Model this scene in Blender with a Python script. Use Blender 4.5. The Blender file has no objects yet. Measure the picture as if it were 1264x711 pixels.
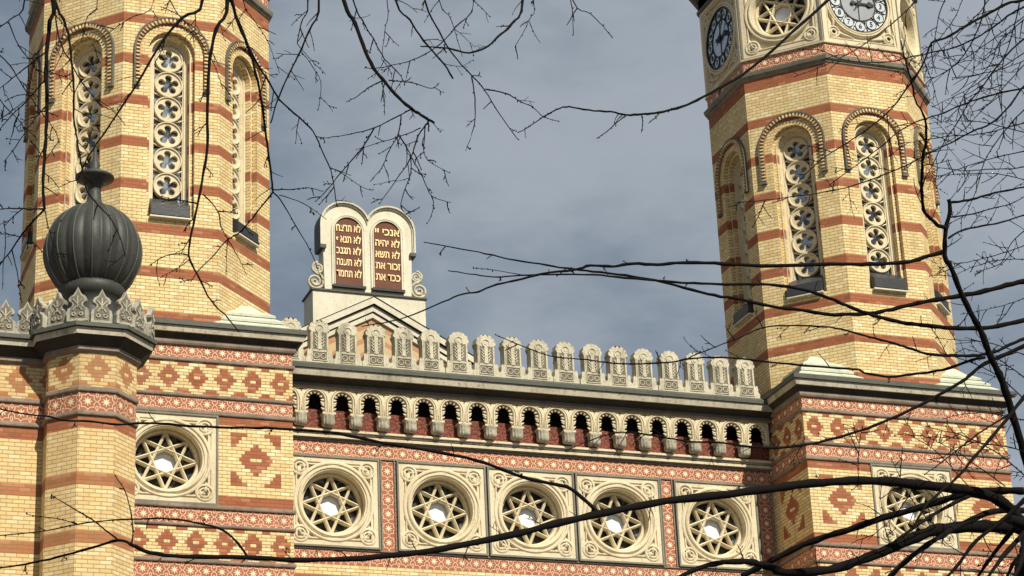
import bpy, math, random, mathutils
from mathutils import Vector, Matrix
PI=math.pi
sc=bpy.context.scene
COL=sc.collection
random.seed(7)
# ------------------------------------------------------------------ camera
RM=[[0.9396864,-0.3393104,-0.0431036],[0.0894825,0.3655085,-0.9264969],[0.3301247,0.8667595,0.3738257]]
FPX=2937.7; CXP,CYP=632.0,355.5
cam=bpy.data.cameras.new('camera'); cam.sensor_width=36; cam.lens=FPX/1264*36; cam.clip_end=3000; cam.clip_start=.1
co=bpy.data.objects.new('camera',cam); COL.objects.link(co)
m=Matrix.Identity(4)
for i in range(3):
    m[i][0]=RM[0][i]; m[i][1]=-RM[1][i]; m[i][2]=-RM[2][i]
co.matrix_world=m; sc.camera=co
def ray(x,y):
    c=((x-CXP)/FPX,(y-CYP)/FPX,1.0)
    return Vector([sum(RM[k][i]*c[k] for k in range(3)) for i in range(3)])
# ------------------------------------------------------------------ node expressions
class NB:
    def __init__(s,mat):
        s.nt=mat.node_tree; s.n=s.nt.nodes; s.l=s.nt.links
    def node(s,t,**k):
        nd=s.n.new(t)
        for a,b in k.items(): setattr(nd,a,b)
        return nd
class X:
    nb=None
    def __init__(s,sock): s.s=sock
    @staticmethod
    def op(o,*a,clamp=False):
        nd=X.nb.n.new('ShaderNodeMath'); nd.operation=o; nd.use_clamp=clamp
        for i,v in enumerate(a):
            if isinstance(v,X): X.nb.l.new(v.s,nd.inputs[i])
            else: nd.inputs[i].default_value=v
        return X(nd.outputs[0])
    def __add__(s,o): return X.op('ADD',s,o)
    __radd__=__add__
    def __sub__(s,o): return X.op('SUBTRACT',s,o)
    def __rsub__(s,o): return X.op('SUBTRACT',o,s)
    def __mul__(s,o): return X.op('MULTIPLY',s,o)
    __rmul__=__mul__
    def __truediv__(s,o): return X.op('DIVIDE',s,o)
def floor(a): return X.op('FLOOR',a)
def fract(a): return X.op('FRACT',a)
def absx(a): return X.op('ABSOLUTE',a)
def lt(a,b): return X.op('LESS_THAN',a,b)
def gt(a,b): return X.op('GREATER_THAN',a,b)
def mod(a,b): return X.op('FLOORED_MODULO',a,b)
def mx(a,b): return X.op('MAXIMUM',a,b)
def mn(a,b): return X.op('MINIMUM',a,b)
def between(v,a,b): return gt(v,a)*lt(v,b)
def mix(f,a,b):
    nd=X.nb.n.new('ShaderNodeMix'); nd.data_type='RGBA'
    def put(i,v):
        if isinstance(v,X): X.nb.l.new(v.s,nd.inputs[i])
        elif isinstance(v,(int,float)): nd.inputs[i].default_value=v
        else: nd.inputs[i].default_value=tuple(v)+(1,)
    put(0,f); put(6,a); put(7,b)
    return X(nd.outputs[2])
def comb(a,b,c=0.0):
    nd=X.nb.n.new('ShaderNodeCombineXYZ')
    for i,v in enumerate((a,b,c)):
        if isinstance(v,X): X.nb.l.new(v.s,nd.inputs[i])
        else: nd.inputs[i].default_value=v
    return X(nd.outputs[0])
def white(a,b,c=0.0):
    nd=X.nb.n.new('ShaderNodeTexWhiteNoise'); nd.noise_dimensions='3D'
    X.nb.l.new(comb(a,b,c).s,nd.inputs[0]); return X(nd.outputs['Value'])
def noise(scale,detail=3,vec=None,rough=.55):
    nd=X.nb.n.new('ShaderNodeTexNoise'); nd.inputs['Scale'].default_value=scale; nd.inputs['Detail'].default_value=detail; nd.inputs['Roughness'].default_value=rough
    if vec is None:
        g=X.nb.n.new('ShaderNodeNewGeometry'); X.nb.l.new(g.outputs['Position'],nd.inputs['Vector'])
    else: X.nb.l.new(vec.s,nd.inputs['Vector'])
    return X(nd.outputs['Fac'])
def streak():
    g=X.nb.n.new('ShaderNodeNewGeometry'); mp=X.nb.n.new('ShaderNodeMapping'); mp.inputs['Scale'].default_value=(3.4,3.4,.34)
    X.nb.l.new(g.outputs['Position'],mp.inputs['Vector']); return noise(1.0,5,X(mp.outputs[0]),.62)
def uvx():
    t=X.nb.n.new('ShaderNodeUVMap'); t.uv_map='uv'
    s=X.nb.n.new('ShaderNodeSeparateXYZ'); X.nb.l.new(t.outputs[0],s.inputs[0])
    return X(s.outputs[0]),X(s.outputs[1])
def smooth(v,a,b,lo=0.0,hi=1.0):
    nd=X.nb.n.new('ShaderNodeMapRange'); nd.interpolation_type='SMOOTHSTEP'
    X.nb.l.new(v.s,nd.inputs[0]); nd.inputs[1].default_value=a; nd.inputs[2].default_value=b; nd.inputs[3].default_value=lo; nd.inputs[4].default_value=hi
    return X(nd.outputs[0])
MATS={}
def newmat(name,rough=.85,spec=.3,metal=0.0):
    mt=bpy.data.materials.new(name); mt.use_nodes=True
    nb=NB(mt); X.nb=nb
    b=nb.n['Principled BSDF']; b.inputs['Roughness'].default_value=rough; b.inputs['Metallic'].default_value=metal
    b.inputs['Specular IOR Level'].default_value=spec
    MATS[name]=mt
    return mt,b
def setcol(b,c,bump=None,dist=.01,strength=.6):
    if isinstance(c,X): X.nb.l.new(c.s,b.inputs['Base Color'])
    else: b.inputs['Base Color'].default_value=tuple(c)+(1,)
    if bump is not None:
        bn=X.nb.n.new('ShaderNodeBump'); bn.inputs['Distance'].default_value=dist; bn.inputs['Strength'].default_value=strength
        X.nb.l.new(bump.s,bn.inputs['Height']); X.nb.l.new(bn.outputs[0],b.inputs['Normal'])
YEL=(.77,.60,.30); YEL2=(.69,.50,.235); YEL3=(.83,.70,.41)
RED=(.365,.118,.056); RED2=(.28,.082,.040); RED3=(.45,.18,.095)
MORT=(.17,.12,.06)
BW,BH=.215,1.0455/13
def brickmat(name,pattern=None,h=BH,dull=0.0,vs=0.0):
    mt,b=newmat(name,.9,.25)
    u,v=uvx()
    if vs: v=v-vs
    row=floor(v/h); su=u/BW+mod(row,2.0)*.5; col=floor(su)
    fu=fract(su)*BW; fv=fract(v/h)*h
    mort=mx(lt(fu,.013),lt(fv,.0155))
    r1=white(col,row,1.3); r2=white(col,row,7.7)
    y=mix(smooth(r1,.0,1.0),mix(gt(r2,.5),YEL,YEL2),YEL)
    y=mix(gt(r2,.88),y,YEL3)
    y=mix(lt(r2,.06),y,YEL2)
    r=mix(r1,mix(gt(r2,.6),RED,RED2),RED); r=mix(gt(r2,.85),r,RED3)
    if pattern is None: c=y
    elif pattern=='red': c=r
    else: c=mix(pattern(u,v,row,fu,su),y,r)
    g=noise(.55,4); g2=noise(6,3)
    c=mix(mort,c,mix(.72,c,MORT))
    # weathering: uneven soot in drifts
    c=mix(smooth(g,.50,.80,0.0,.38),c,(.26,.175,.09))
    c=mix(smooth(g2,.55,.8,0.0,.25),c,(.26,.19,.11))
    c=mix(smooth(streak(),.53,.76,0.0,.42),c,(.25,.165,.085))
    if dull: c=mix(dull*2.2,c,(.56,.34,.135))
    setcol(b,c,(1.0-mort)*.8+g2*.3,.008,.8)
    return mt
def P_diamond(u,v,row,fu,su):
    # v=0 at band centre row, u=0 motif centre
    qu=(floor(u/.0625)+.5)*.0625
    V=absx(floor(v/.0735)+0.0)
    U=absx(mod(qu+.31,.62)-.31)
    main=lt(U,.232-V*.048)*lt(V,3.5)
    core=lt(U,.068)*lt(V,.5)
    U2=.31-U
    edge=lt(U2,.19-(5.0-V)*.08)*gt(V,3.5)
    return mx(main*(1.0-core),edge)
def P_rhomb(u,v,row,fu,su):
    qu=(floor(u/.0625)+.5)*.0625; qv=row*BH
    U=absx(qu); V=absx(qv)
    d=lt(U/.37+V/.40,1.0)*(1.0-lt(U,.10)*lt(V,.02))
    corner=lt((.545-U)+(.60-V),.37)*lt(U,.545)*lt(V,.60)
    return mx(d,corner)
def P_bands(per,z0,n=4):
    def f(u,v,row,fu,su):
        k=mod(v,per)
        return lt(k,n*(BH if per<1.06 else 1.09/14)-.002)
    return f
brickmat('brick_yellow'); brickmat('brick_red','red')
brickmat('brick_diamond',P_diamond,h=.0735)
brickmat('brick_rhomb',P_rhomb)
brickmat('brick_tower',P_bands(1.0455,0,3),vs=19.15)
brickmat('brick_wing',P_bands(1.09,0,3),dull=.10,h=1.09/14,vs=12.03)
brickmat('brick_wing_diamond',P_diamond,h=.0735,dull=.12)
def tilemat(name,dull=0.0):
    mt,b=newmat(name,.75,.35)
    u,v=uvx()
    T=.34
    x=(fract(u/T)-.5); y=(fract(v/T)-.5)
    r=X.op('SQRT',x*x+y*y); th=X.op('ARCTAN2',y,x)
    tri=absx(mod(th/(PI/4)+.5,1.0)-.5)*2.0    # 0 on a point axis
    tri8=absx(mod(th/(PI/4),1.0)-.5)*2.0
    star=lt(r,.10+tri8*tri8*.18)
    s1=mx(absx(x),absx(y)); s2=(absx(x)+absx(y))*.7071
    oct_=mn(s1,s2)
    outl=lt(absx(oct_-.335),.022)
    ex=.5-absx(x); ey=absx(y)-.36
    e=X.op('SQRT',ex*ex*2.6+ey*ey*.9)
    bar=between(e,.07,.135)*gt(oct_,.30)
    k=mx(mx(star,outl),bar)
    rnd=white(floor(u/T),floor(v/T),3.0)
    red=mix(rnd,(.42,.142,.068),(.33,.10,.046))
    c=mix(k,red,(.74,.55,.38))
    c=mix(star,c,(.86,.72,.50))
    g=noise(5,3); g0=noise(.6,3)
    joint=mx(lt(absx(x),.0),gt(absx(x),.488))
    c=mix(joint*.6,c,(.2,.12,.08))
    c=mix(smooth(g,.5,.8,0.0,.35),c,(.28,.15,.09))
    c=mix(smooth(g0,.5,.8,0.0,.3),c,(.2,.12,.08))
    if dull: c=mix(dull,c,(.3,.17,.09))
    setcol(b,c,k+g*.4,.006,.5)
    return mt
tilemat('star_tile'); tilemat('star_tile_wing',.15)
def stone(name,c1,c2,dark,rough=.85,amt=.6,sc1=1.4):
    mt,b=newmat(name,rough,.25)
    g=noise(sc1,5,rough=.65); g2=noise(14,4); g3=noise(40,3)
    c=mix(smooth(g,.35,.7),c1,c2)
    c=mix(smooth(g2,.52,.75,0.0,amt),c,dark)
    # soot gathers in carved hollows
    c=mix(smooth(streak(),.52,.74,0.0,amt*.75),c,dark)
    setcol(b,c,g2*.6+g3*.4,.012,.55)
    return mt
stone('limestone',(.71,.625,.435),(.62,.535,.36),(.37,.30,.19))
stone('pale_stone',(.72,.68,.54),(.63,.59,.46),(.40,.37,.28),amt=.5)
stone('broach_stone',(.56,.58,.45),(.47,.50,.38),(.25,.27,.20),amt=.6)
stone('fascia_stone',(.54,.49,.37),(.40,.36,.27),(.16,.145,.11),amt=.8,sc1=2.4)
stone('corbel_stone',(.50,.46,.35),(.30,.27,.20),(.12,.11,.085),amt=.8,sc1=4)
stone('dark_hollow',(.05,.045,.035),(.035,.032,.026),(.02,.018,.015))  # near-black tone paints the shadow in the cornice hollows
stone('cresting_stone',(.44,.41,.32),(.30,.28,.22),(.07,.065,.055),amt=.9,sc1=4)
stone('merlon_stone',(.60,.55,.41),(.46,.42,.31),(.15,.135,.10),amt=.75,sc1=3)
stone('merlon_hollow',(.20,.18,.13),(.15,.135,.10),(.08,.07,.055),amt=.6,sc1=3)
stone('grey_moulding',(.155,.145,.115),(.11,.105,.088),(.055,.052,.045),amt=.6)
stone('sooty_moulding',(.36,.33,.25),(.17,.155,.12),(.06,.056,.048),amt=.9,sc1=2.2)
stone('border_stone',(.25,.235,.18),(.19,.18,.14),(.10,.095,.075),amt=.5)
stone('string_stone',(.30,.235,.18),(.19,.15,.115),(.09,.075,.06),amt=.6)
stone('zinc_flashing',(.10,.105,.085),(.075,.08,.066),(.04,.042,.036),rough=.6,amt=.5)
stone('dark_metal',(.036,.036,.034),(.028,.028,.027),(.016,.016,.015),rough=.45,amt=.5)
stone('patina_metal',(.062,.063,.054),(.04,.041,.036),(.028,.028,.025),rough=.5,amt=.7)
stone('sill_metal',(.05,.053,.056),(.04,.042,.045),(.025,.026,.028),rough=.4,amt=.3)
stone('dial_iron',(.02,.024,.024),(.015,.018,.018),(.01,.01,.01),rough=.5,amt=.3)
stone('hood_brick',(.34,.20,.12),(.27,.15,.09),(.12,.08,.05),amt=.5)
stone('tablet_red',(.175,.078,.052),(.145,.063,.042),(.11,.045,.03),amt=.3)
stone('roofing',(.12,.11,.10),(.10,.095,.09),(.06,.06,.055))
mt,b=newmat('carved_red',.85)
vo=X.nb.n.new('ShaderNodeTexVoronoi'); vo.inputs['Scale'].default_value=16; g=X.nb.n.new('ShaderNodeNewGeometry'); X.nb.l.new(g.outputs['Position'],vo.inputs['Vector'])
d=X(vo.outputs['Distance']); setcol(b,mix(smooth(d,.2,.6),(.27,.085,.05),(.13,.042,.03)),d,.03,.8)
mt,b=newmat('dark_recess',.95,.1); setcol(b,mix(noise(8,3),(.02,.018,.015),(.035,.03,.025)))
mt,b=newmat('window_glass',.12,.6,.7); setcol(b,mix(smooth(noise(3,3),.42,.6),(.10,.11,.115),(.42,.46,.49)))
mt,b=newmat('rosette_glass',.5,.2); g=noise(5,3); setcol(b,mix(smooth(g,.50,.62),(.03,.032,.026),(.16,.17,.15)))
mt,b=newmat('sky_reflection_glass',.2,.6); setcol(b,mix(noise(6,3),(.82,.85,.88),(.70,.74,.78)))  # pale pane colour paints the bright sky reflected in the glass
mt,b=newmat('clock_glass',.28,.5,.85); setcol(b,mix(noise(5,3),(.90,.89,.84),(.70,.70,.66)))
mt,b=newmat('clock_glass_centre',.22,.5,.9); setcol(b,mix(noise(4,3),(.76,.76,.72),(.50,.50,.48)))
mt,b=newmat('numeral_glass',.3,.5,.6); setcol(b,mix(noise(6,3),(.60,.64,.64),(.50,.54,.55)))
mt,b=newmat('gilt',.35,.5,.25); setcol(b,mix(noise(9,2),(.86,.66,.34),(.72,.52,.24)))
mt,b=newmat('bark',.95,.1); g=noise(60,3); setcol(b,mix(g,(.005,.0042,.004),(.011,.009,.008)),g,.004,.6)  # dark bark, with the shade on the branches put into the colour
mt,b=newmat('bark_young',.9,.1); g=noise(90,2); setcol(b,mix(g,(.006,.005,.0045),(.012,.009,.008)))  # young bark, darkened by the same painted-in shade
mt,b=newmat('paving',.9); g=noise(.4,5); setcol(b,mix(g,(.07,.068,.065),(.10,.098,.092)))
mt,b=newmat('gable_tiles',.85)
u,v=uvx(); w=mod(v+absx(u)*.53,.42); mul_band=smooth(w,.13,.19,1.0,0.0)*.8; setcol(b,mix(mul_band,mix(noise(7,3),(.62,.47,.26),(.50,.34,.17)),(.42,.20,.11)),noise(12,3),.01,.5)

# ------------------------------------------------------------------ mesh builder
class MB:
    def __init__(s,T=None): s.v=[];s.f=[];s.m=[];s.uv=[];s.names=[];s.T=T;s.sm=[]
    def mi(s,n):
        if n not in s.names: s.names.append(n)
        return s.names.index(n)
    def face(s,pts,mat,uvs=None,smooth=False):
        i0=len(s.v); s.v+= [tuple(p) for p in pts]; s.f.append(tuple(range(i0,i0+len(pts)))); s.m.append(s.mi(mat))
        if uvs is None:
            p=[Vector(q) for q in pts]; n=Vector((0,0,0))
            for k in range(1,len(p)-1): n+=(p[k]-p[0]).cross(p[k+1]-p[0])
            if n.length<1e-12: uvs=[(0,0)]*len(p)
            else:
                n.normalize()
                if abs(n.z)>.9: uvs=[(q.x,q.y) for q in p]
                else:
                    t=Vector((-n.y,n.x,0)).normalized(); uvs=[(q.dot(t),q.z) for q in p]
        s.uv.append(uvs); s.sm.append(smooth)
    def box(s,x0,x1,y0,y1,z0,z1,mat):
        a=[(x0,y0,z0),(x1,y0,z0),(x1,y1,z0),(x0,y1,z0),(x0,y0,z1),(x1,y0,z1),(x1,y1,z1),(x0,y1,z1)]
        for q in ((0,1,5,4),(1,2,6,5),(2,3,7,6),(3,0,4,7),(4,5,6,7),(3,2,1,0)): s.face([a[i] for i in q],mat)
    def xbox(s,c,sx,sy,sz,ang,mat):   # box rotated by ang in XZ plane
        ca,sa=math.cos(ang),math.sin(ang)
        def P(x,y,z): return (c[0]+x*ca-z*sa,c[1]+y,c[2]+x*sa+z*ca)
        x,y,z=sx/2,sy/2,sz/2
        a=[P(-x,-y,-z),P(x,-y,-z),P(x,y,-z),P(-x,y,-z),P(-x,-y,z),P(x,-y,z),P(x,y,z),P(-x,y,z)]
        for q in ((0,1,5,4),(1,2,6,5),(2,3,7,6),(3,0,4,7),(4,5,6,7),(3,2,1,0)): s.face([a[i] for i in q],mat)
    def prism(s,poly,y0,y1,mat,back=True):  # poly in XZ counter-clockwise seen from -Y
        n=len(poly)
        s.face([(x,y0,z) for x,z in poly],mat)
        if back: s.face([(x,y1,z) for x,z in reversed(poly)],mat)
        for i in range(n):
            a=poly[i];b=poly[(i+1)%n]
            s.face([(b[0],y0,b[1]),(a[0],y0,a[1]),(a[0],y1,a[1]),(b[0],y1,b[1])],mat)
    def sweep(s,path,prof,mat,closed=False,smooth=False):
        """path: [(x,z)] going clockwise-left; prof: [(offset along outward normal, y)]; mats may be a list per profile segment"""
        n=len(path); N=[]
        for i in range(n):
            if closed: a=path[i-1];c=path[(i+1)%n]
            else: a=path[max(i-1,0)];c=path[min(i+1,n-1)]
            b=path[i]
            d1=Vector((b[0]-a[0],b[1]-a[1])); d2=Vector((c[0]-b[0],c[1]-b[1]))
            if d1.length<1e-9: d1=d2
            if d2.length<1e-9: d2=d1
            d1.normalize();d2.normalize(); t=(d1+d2).normalized()
            nn=Vector((-t.y,t.x)); k=1/max(.3,nn.dot(Vector((-d1.y,d1.x)))); N.append(nn*k)
        rng=range(n if closed else n-1)
        for i in rng:
            j=(i+1)%n
            for k in range(len(prof)-1):
                (o1,y1),(o2,y2)=prof[k],prof[k+1]
                A=(path[i][0]+N[i].x*o1,y1,path[i][1]+N[i].y*o1);B=(path[j][0]+N[j].x*o1,y1,path[j][1]+N[j].y*o1)
                C=(path[j][0]+N[j].x*o2,y2,path[j][1]+N[j].y*o2);D=(path[i][0]+N[i].x*o2,y2,path[i][1]+N[i].y*o2)
                s.face([A,B,C,D],mat[k] if isinstance(mat,(list,tuple)) else mat,None,smooth)
    def ring(s,cx,cz,r0prof,mat,n=40,smooth=False):   # closed circle moulding, prof in (radius,y)
        for i in range(n):
            a=2*PI*i/n;b=2*PI*(i+1)/n
            for k in range(len(r0prof)-1):
                (r1,y1),(r2,y2)=r0prof[k],r0prof[k+1]
                mm=mat[k] if isinstance(mat,(list,tuple)) else mat
                s.face([(cx+r1*math.cos(a),y1,cz+r1*math.sin(a)),(cx+r2*math.cos(a),y2,cz+r2*math.sin(a)),(cx+r2*math.cos(b),y2,cz+r2*math.sin(b)),(cx+r1*math.cos(b),y1,cz+r1*math.sin(b))],mm,None,smooth)
    def disc(s,cx,cz,r,y,mat,n=32,rz=None):
        s.face([(cx+r*math.cos(2*PI*i/n),y,cz+(rz or r)*math.sin(2*PI*i/n)) for i in range(n)],mat)
    def plate_hole(s,x0,x1,z0,z1,cx,cz,r,y,mat,n=48):
        c=[]
        for i in range(n):
            a=2*PI*i/n; c.append(a)
        # include the corner directions
        for (px,pz) in ((x0,z0),(x1,z0),(x1,z1),(x0,z1)):
            c.append(math.atan2(pz-cz,px-cx)%(2*PI))
        c=sorted(set(round(a,6) for a in c))
        def edge(a):
            dx,dz=math.cos(a),math.sin(a); t=1e9
            if dx>1e-9: t=min(t,(x1-cx)/dx)
            if dx<-1e-9: t=min(t,(x0-cx)/dx)
            if dz>1e-9: t=min(t,(z1-cz)/dz)
            if dz<-1e-9: t=min(t,(z0-cz)/dz)
            return (cx+dx*t,y,cz+dz*t)
        for i in range(len(c)):
            a=c[i];b=c[(i+1)%len(c)]
            s.face([(cx+r*math.cos(a),y,cz+r*math.sin(a)),edge(a),edge(b),(cx+r*math.cos(b),y,cz+r*math.sin(b))],mat)
    def lathe(s,prof,mat,n=32,center=(0,0),mod=None,smooth=True):  # about Z; prof (r,z)
        for i in range(n):
            a=2*PI*i/n;b=2*PI*(i+1)/n
            for k in range(len(prof)-1):
                (r1,z1),(r2,z2)=prof[k],prof[k+1]
                def P(r,z,t):
                    q=r*(mod(t,z) if mod else 1); return (center[0]+q*math.cos(t),center[1]+q*math.sin(t),z)
                s.face([P(r1,z1,a),P(r1,z1,b),P(r2,z2,b),P(r2,z2,a)],mat,None,smooth)
    def planwall(s,poly,z0,z1,mat,zc=0.0,skip=(),uc=None,closed=True):
        """vertical walls along a plan polygon (counter-clockwise seen from above); u=0 mid-edge, v=z-zc"""
        n=len(poly)
        for i in range(n if closed else n-1):
            if i in skip: continue
            a=Vector(poly[i]);b=Vector(poly[(i+1)%n]);L=(b-a).length;h=L/2
            u0,u1=(-h,h) if uc is None else (-uc[i],L-uc[i])
            s.face([(a.x,a.y,z0),(b.x,b.y,z0),(b.x,b.y,z1),(a.x,a.y,z1)],mat,[(u0,z0-zc),(u1,z0-zc),(u1,z1-zc),(u0,z1-zc)])
    def planmould(s,poly,prof,mat,closed=True,cap=False):
        """profile (outward offset, z) swept round a plan polygon (ccw)"""
        n=len(poly); N=[]
        for i in range(n):
            b=Vector(poly[i])
            a=Vector(poly[i-1]) if (closed or i>0) else None; c=Vector(poly[(i+1)%n]) if (closed or i<n-1) else None
            d1=(b-a).normalized() if a is not None else (c-b).normalized(); d2=(c-b).normalized() if c is not None else d1
            n1=Vector((d1.y,-d1.x));n2=Vector((d2.y,-d2.x)); k=(n1+n2); k/= (1+n1.dot(n2)); N.append(k)
        for i in range(n if closed else n-1):
            j=(i+1)%n
            for q in range(len(prof)-1):
                (o1,z1),(o2,z2)=prof[q],prof[q+1]
                mm=mat[q] if isinstance(mat,(list,tuple)) else mat
                P=lambda idx,o,z:(poly[idx][0]+N[idx].x*o,poly[idx][1]+N[idx].y*o,z)
                s.face([P(i,o1,z1),P(j,o1,z1),P(j,o2,z2),P(i,o2,z2)],mm)
        if cap:
            for e,sg in ((0,1),(n-1,-1)):
                pts=[(poly[e][0]+N[e].x*o,poly[e][1]+N[e].y*o,z) for o,z in prof]; s.face(pts if sg>0 else pts[::-1],mat if isinstance(mat,str) else mat[0])
    def tube(s,pts,rad,mat,n=6,smooth=True):
        P=[Vector(p) for p in pts]; rings=[]
        up=Vector((.3,.2,.93)).normalized()
        for i,p in enumerate(P):
            t=(P[min(i+1,len(P)-1)]-P[max(i-1,0)])
            if t.length<1e-9: t=Vector((0,0,1))
            t.normalize(); a=t.cross(up)
            if a.length<.05: a=t.cross(Vector((1,0,0)))
            a.normalize(); b=t.cross(a)
            r=rad[i] if isinstance(rad,(list,tuple)) else rad
            rings.append([p+(a*math.cos(2*PI*k/n)+b*math.sin(2*PI*k/n))*r for k in range(n)])
        for i in range(len(rings)-1):
            for k in range(n):
                l=(k+1)%n
                s.face([rings[i][k],rings[i+1][k],rings[i+1][l],rings[i][l]],mat,[(0,0)]*4,smooth)
        s.face(rings[0],mat,[(0,0)]*n); s.face(rings[-1][::-1],mat,[(0,0)]*n)
    def mesh(s,name):
        me=bpy.data.meshes.new(name); me.from_pydata(s.v,[],s.f)
        for nm in s.names: me.materials.append(MATS[nm])
        me.polygons.foreach_set('material_index',s.m); me.polygons.foreach_set('use_smooth',s.sm)
        ul=me.uv_layers.new(name='uv'); fl=[]
        for q in s.uv:
            for a in q: fl+= [a[0],a[1]]
        ul.data.foreach_set('uv',fl)
        if any(s.sm):
            import bmesh
            bm=bmesh.new(); bm.from_mesh(me); bmesh.ops.remove_doubles(bm,verts=bm.verts,dist=1e-5); bm.to_mesh(me); bm.free()
        me.update(); return me
def lk(name,mb,parent=None,loc=(0,0,0),rz=0.0,scale=(1,1,1)):
    o=bpy.data.objects.new(name,mb.mesh(name) if isinstance(mb,MB) else mb); COL.objects.link(o)
    o.location=loc; o.rotation_euler=(0,0,rz); o.scale=scale
    if parent: o.parent=parent
    return o
def copytree(o,parent,loc=None,rz=None,scale=None):
    c=o.copy(); COL.objects.link(c); c.parent=parent
    if loc is not None: c.location=loc
    if rz is not None: c.rotation_euler=(0,0,rz)
    if scale is not None: c.scale=scale
    for ch in list(o.children):
        if ch is c: continue
        d=ch.copy(); COL.objects.link(d); d.parent=c
    return c
def circ(cx,cz,r,n=40,a0=0,a1=2*PI): return [(cx+r*math.cos(a0+(a1-a0)*i/n),cz+r*math.sin(a0+(a1-a0)*i/n)) for i in range(n+1)]

# ------------------------------------------------------------------ setting
GZ=-1.6
rj=random.Random(5)
g=MB(); g.face([(-600,-600,GZ),(600,-600,GZ),(600,600,GZ),(-600,600,GZ)],'paving')
go=lk('ground',g); go['kind']='structure'

# ------------------------------------------------------------------ the synagogue
syn=bpy.data.objects.new('synagogue',None); COL.objects.link(syn)
ROOT=Vector((19.3,50,GZ)); syn.location=ROOT
syn['label']='yellow and red banded brick synagogue with twin octagonal towers and stone tablets'
syn['category']='building'
def W(x,y,z): return Vector((x,y,z))-ROOT
def part(name,mb,parent=None,loc=(0,0,0),rz=0,scale=(1,1,1),label=None):
    o=lk(name,mb,parent or syn,W(*loc) if (parent is None) else loc,rz,scale)
    if label: o['label']=label
    return o

# ---- rosette window (local: face toward -Y, y=0 is the panel front, centre at origin)
def rosette_meshes(hw,hh,cornx,cornz,border=.042):
    m=MB()
    # outer dark border strip
    B=[(-hw,-hh),(hw,-hh),(hw,hh),(-hw,hh)]
    rect=lambda a,b:[(-a,-b),(-a,b),(a,b),(a,-b)]
    m.sweep(rect(hw,hh),[(0,.06),(0,-.03),(-border,-.03),(-border,.0)],'border_stone',closed=True)
    a,b=hw-border,hh-border
    m.sweep(rect(a,b),[(0,.0),(-.11,.0),(-.115,.03),(-.145,.03),(-.15,-.005),(-.18,-.005),(-.185,.075)],'limestone',closed=True)
    ia,ib=a-.185,b-.185
    m.plate_hole(-ia,ia,-ib,ib,0,0,.85,.075,'limestone')
    m.ring(0,0,[(.955,.075),(.955,-.005),(.93,-.025),(.89,-.025),(.875,.02),(.855,.02),(.845,-.015),(.82,-.035),(.79,-.03),(.775,.0),(.755,.0),(.745,.01),(.74,.30)],'limestone',56)
    for sx in (-1,1):
        for sz in (-1,1):
            cx,cz=sx*cornx,sz*cornz
            m.ring(cx,cz,[(.205,.075),(.205,-.01),(.185,-.02),(.16,-.02),(.15,.02),(.13,.02),(.12,-.015),(.09,-.02),(.075,.06)],'limestone',20)
            m.disc(cx,cz,.08,.055,'dark_recess',12); m.ring(cx+.01,cz-.01,[(.045,.06),(.035,.01),(.0,.0)],'limestone',10)
            # leaf fillets joining roundel, ring and frame
            for (ex,ez) in ((sx*(ia-.0),sz*(cornz-.25)),(sx*(cornx-.25),sz*(ib-.0))):
                m.tube([(cx,.03,cz),((cx+ex)/2,.02,(cz+ez)/2),(ex,.04,ez)],[.06,.04,.02],'limestone',5)
    t=MB()
    R=.69
    t.ring(0,0,[(.742,.23),(.72,.215),(.69,.215),(.665,.24),(.66,.38)],'limestone',48)
    for i in range(8):
        a=PI/2+i*PI/4; b=a+3*PI/4
        p=Vector((R*math.cos(a),R*math.sin(a)));q=Vector((R*math.cos(b),R*math.sin(b)))
        d=(q-p).normalized();n=Vector((-d.y,d.x));w=.031
        def V(pt,o,y): return (pt.x+n.x*o,y,pt.y+n.y*o)
        for o1,y1,o2,y2 in ((-w,.37,-w,.26),(-w,.26,0,.228),(0,.228,w,.26),(w,.26,w,.37)):
            t.face([V(p,o1,y1),V(q,o1,y1),V(q,o2,y2),V(p,o2,y2)],'limestone')
    p=MB()
    p.ring(0,0,[(.30,.30),(.285,.41)],'dark_recess',8)
    p.disc(0,0,.275,.405,'sky_reflection_glass',8)
    p.ring(0,0,[(.27,.41),(.745,.415)],'rosette_glass',24)
    p.ring(0,0,[(.742,.30),(.742,.42)],'dark_recess',24)
    return m,t,p
def rosette(hw,hh,cx,cz,loc,rz,scale=(1,1,1),parent=None,label=None):
    m,t,p=rosette_meshes(hw,hh,cx,cz)
    o=part('rosette_window',m,parent,loc,rz,scale,label)
    lk('star_tracery',t,o); lk('window_pane',p,o)
    return o
def offs(o,loc,rz=0,scale=(1,1,1)): return copytree(o,syn,W(*loc),rz,scale)

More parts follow.
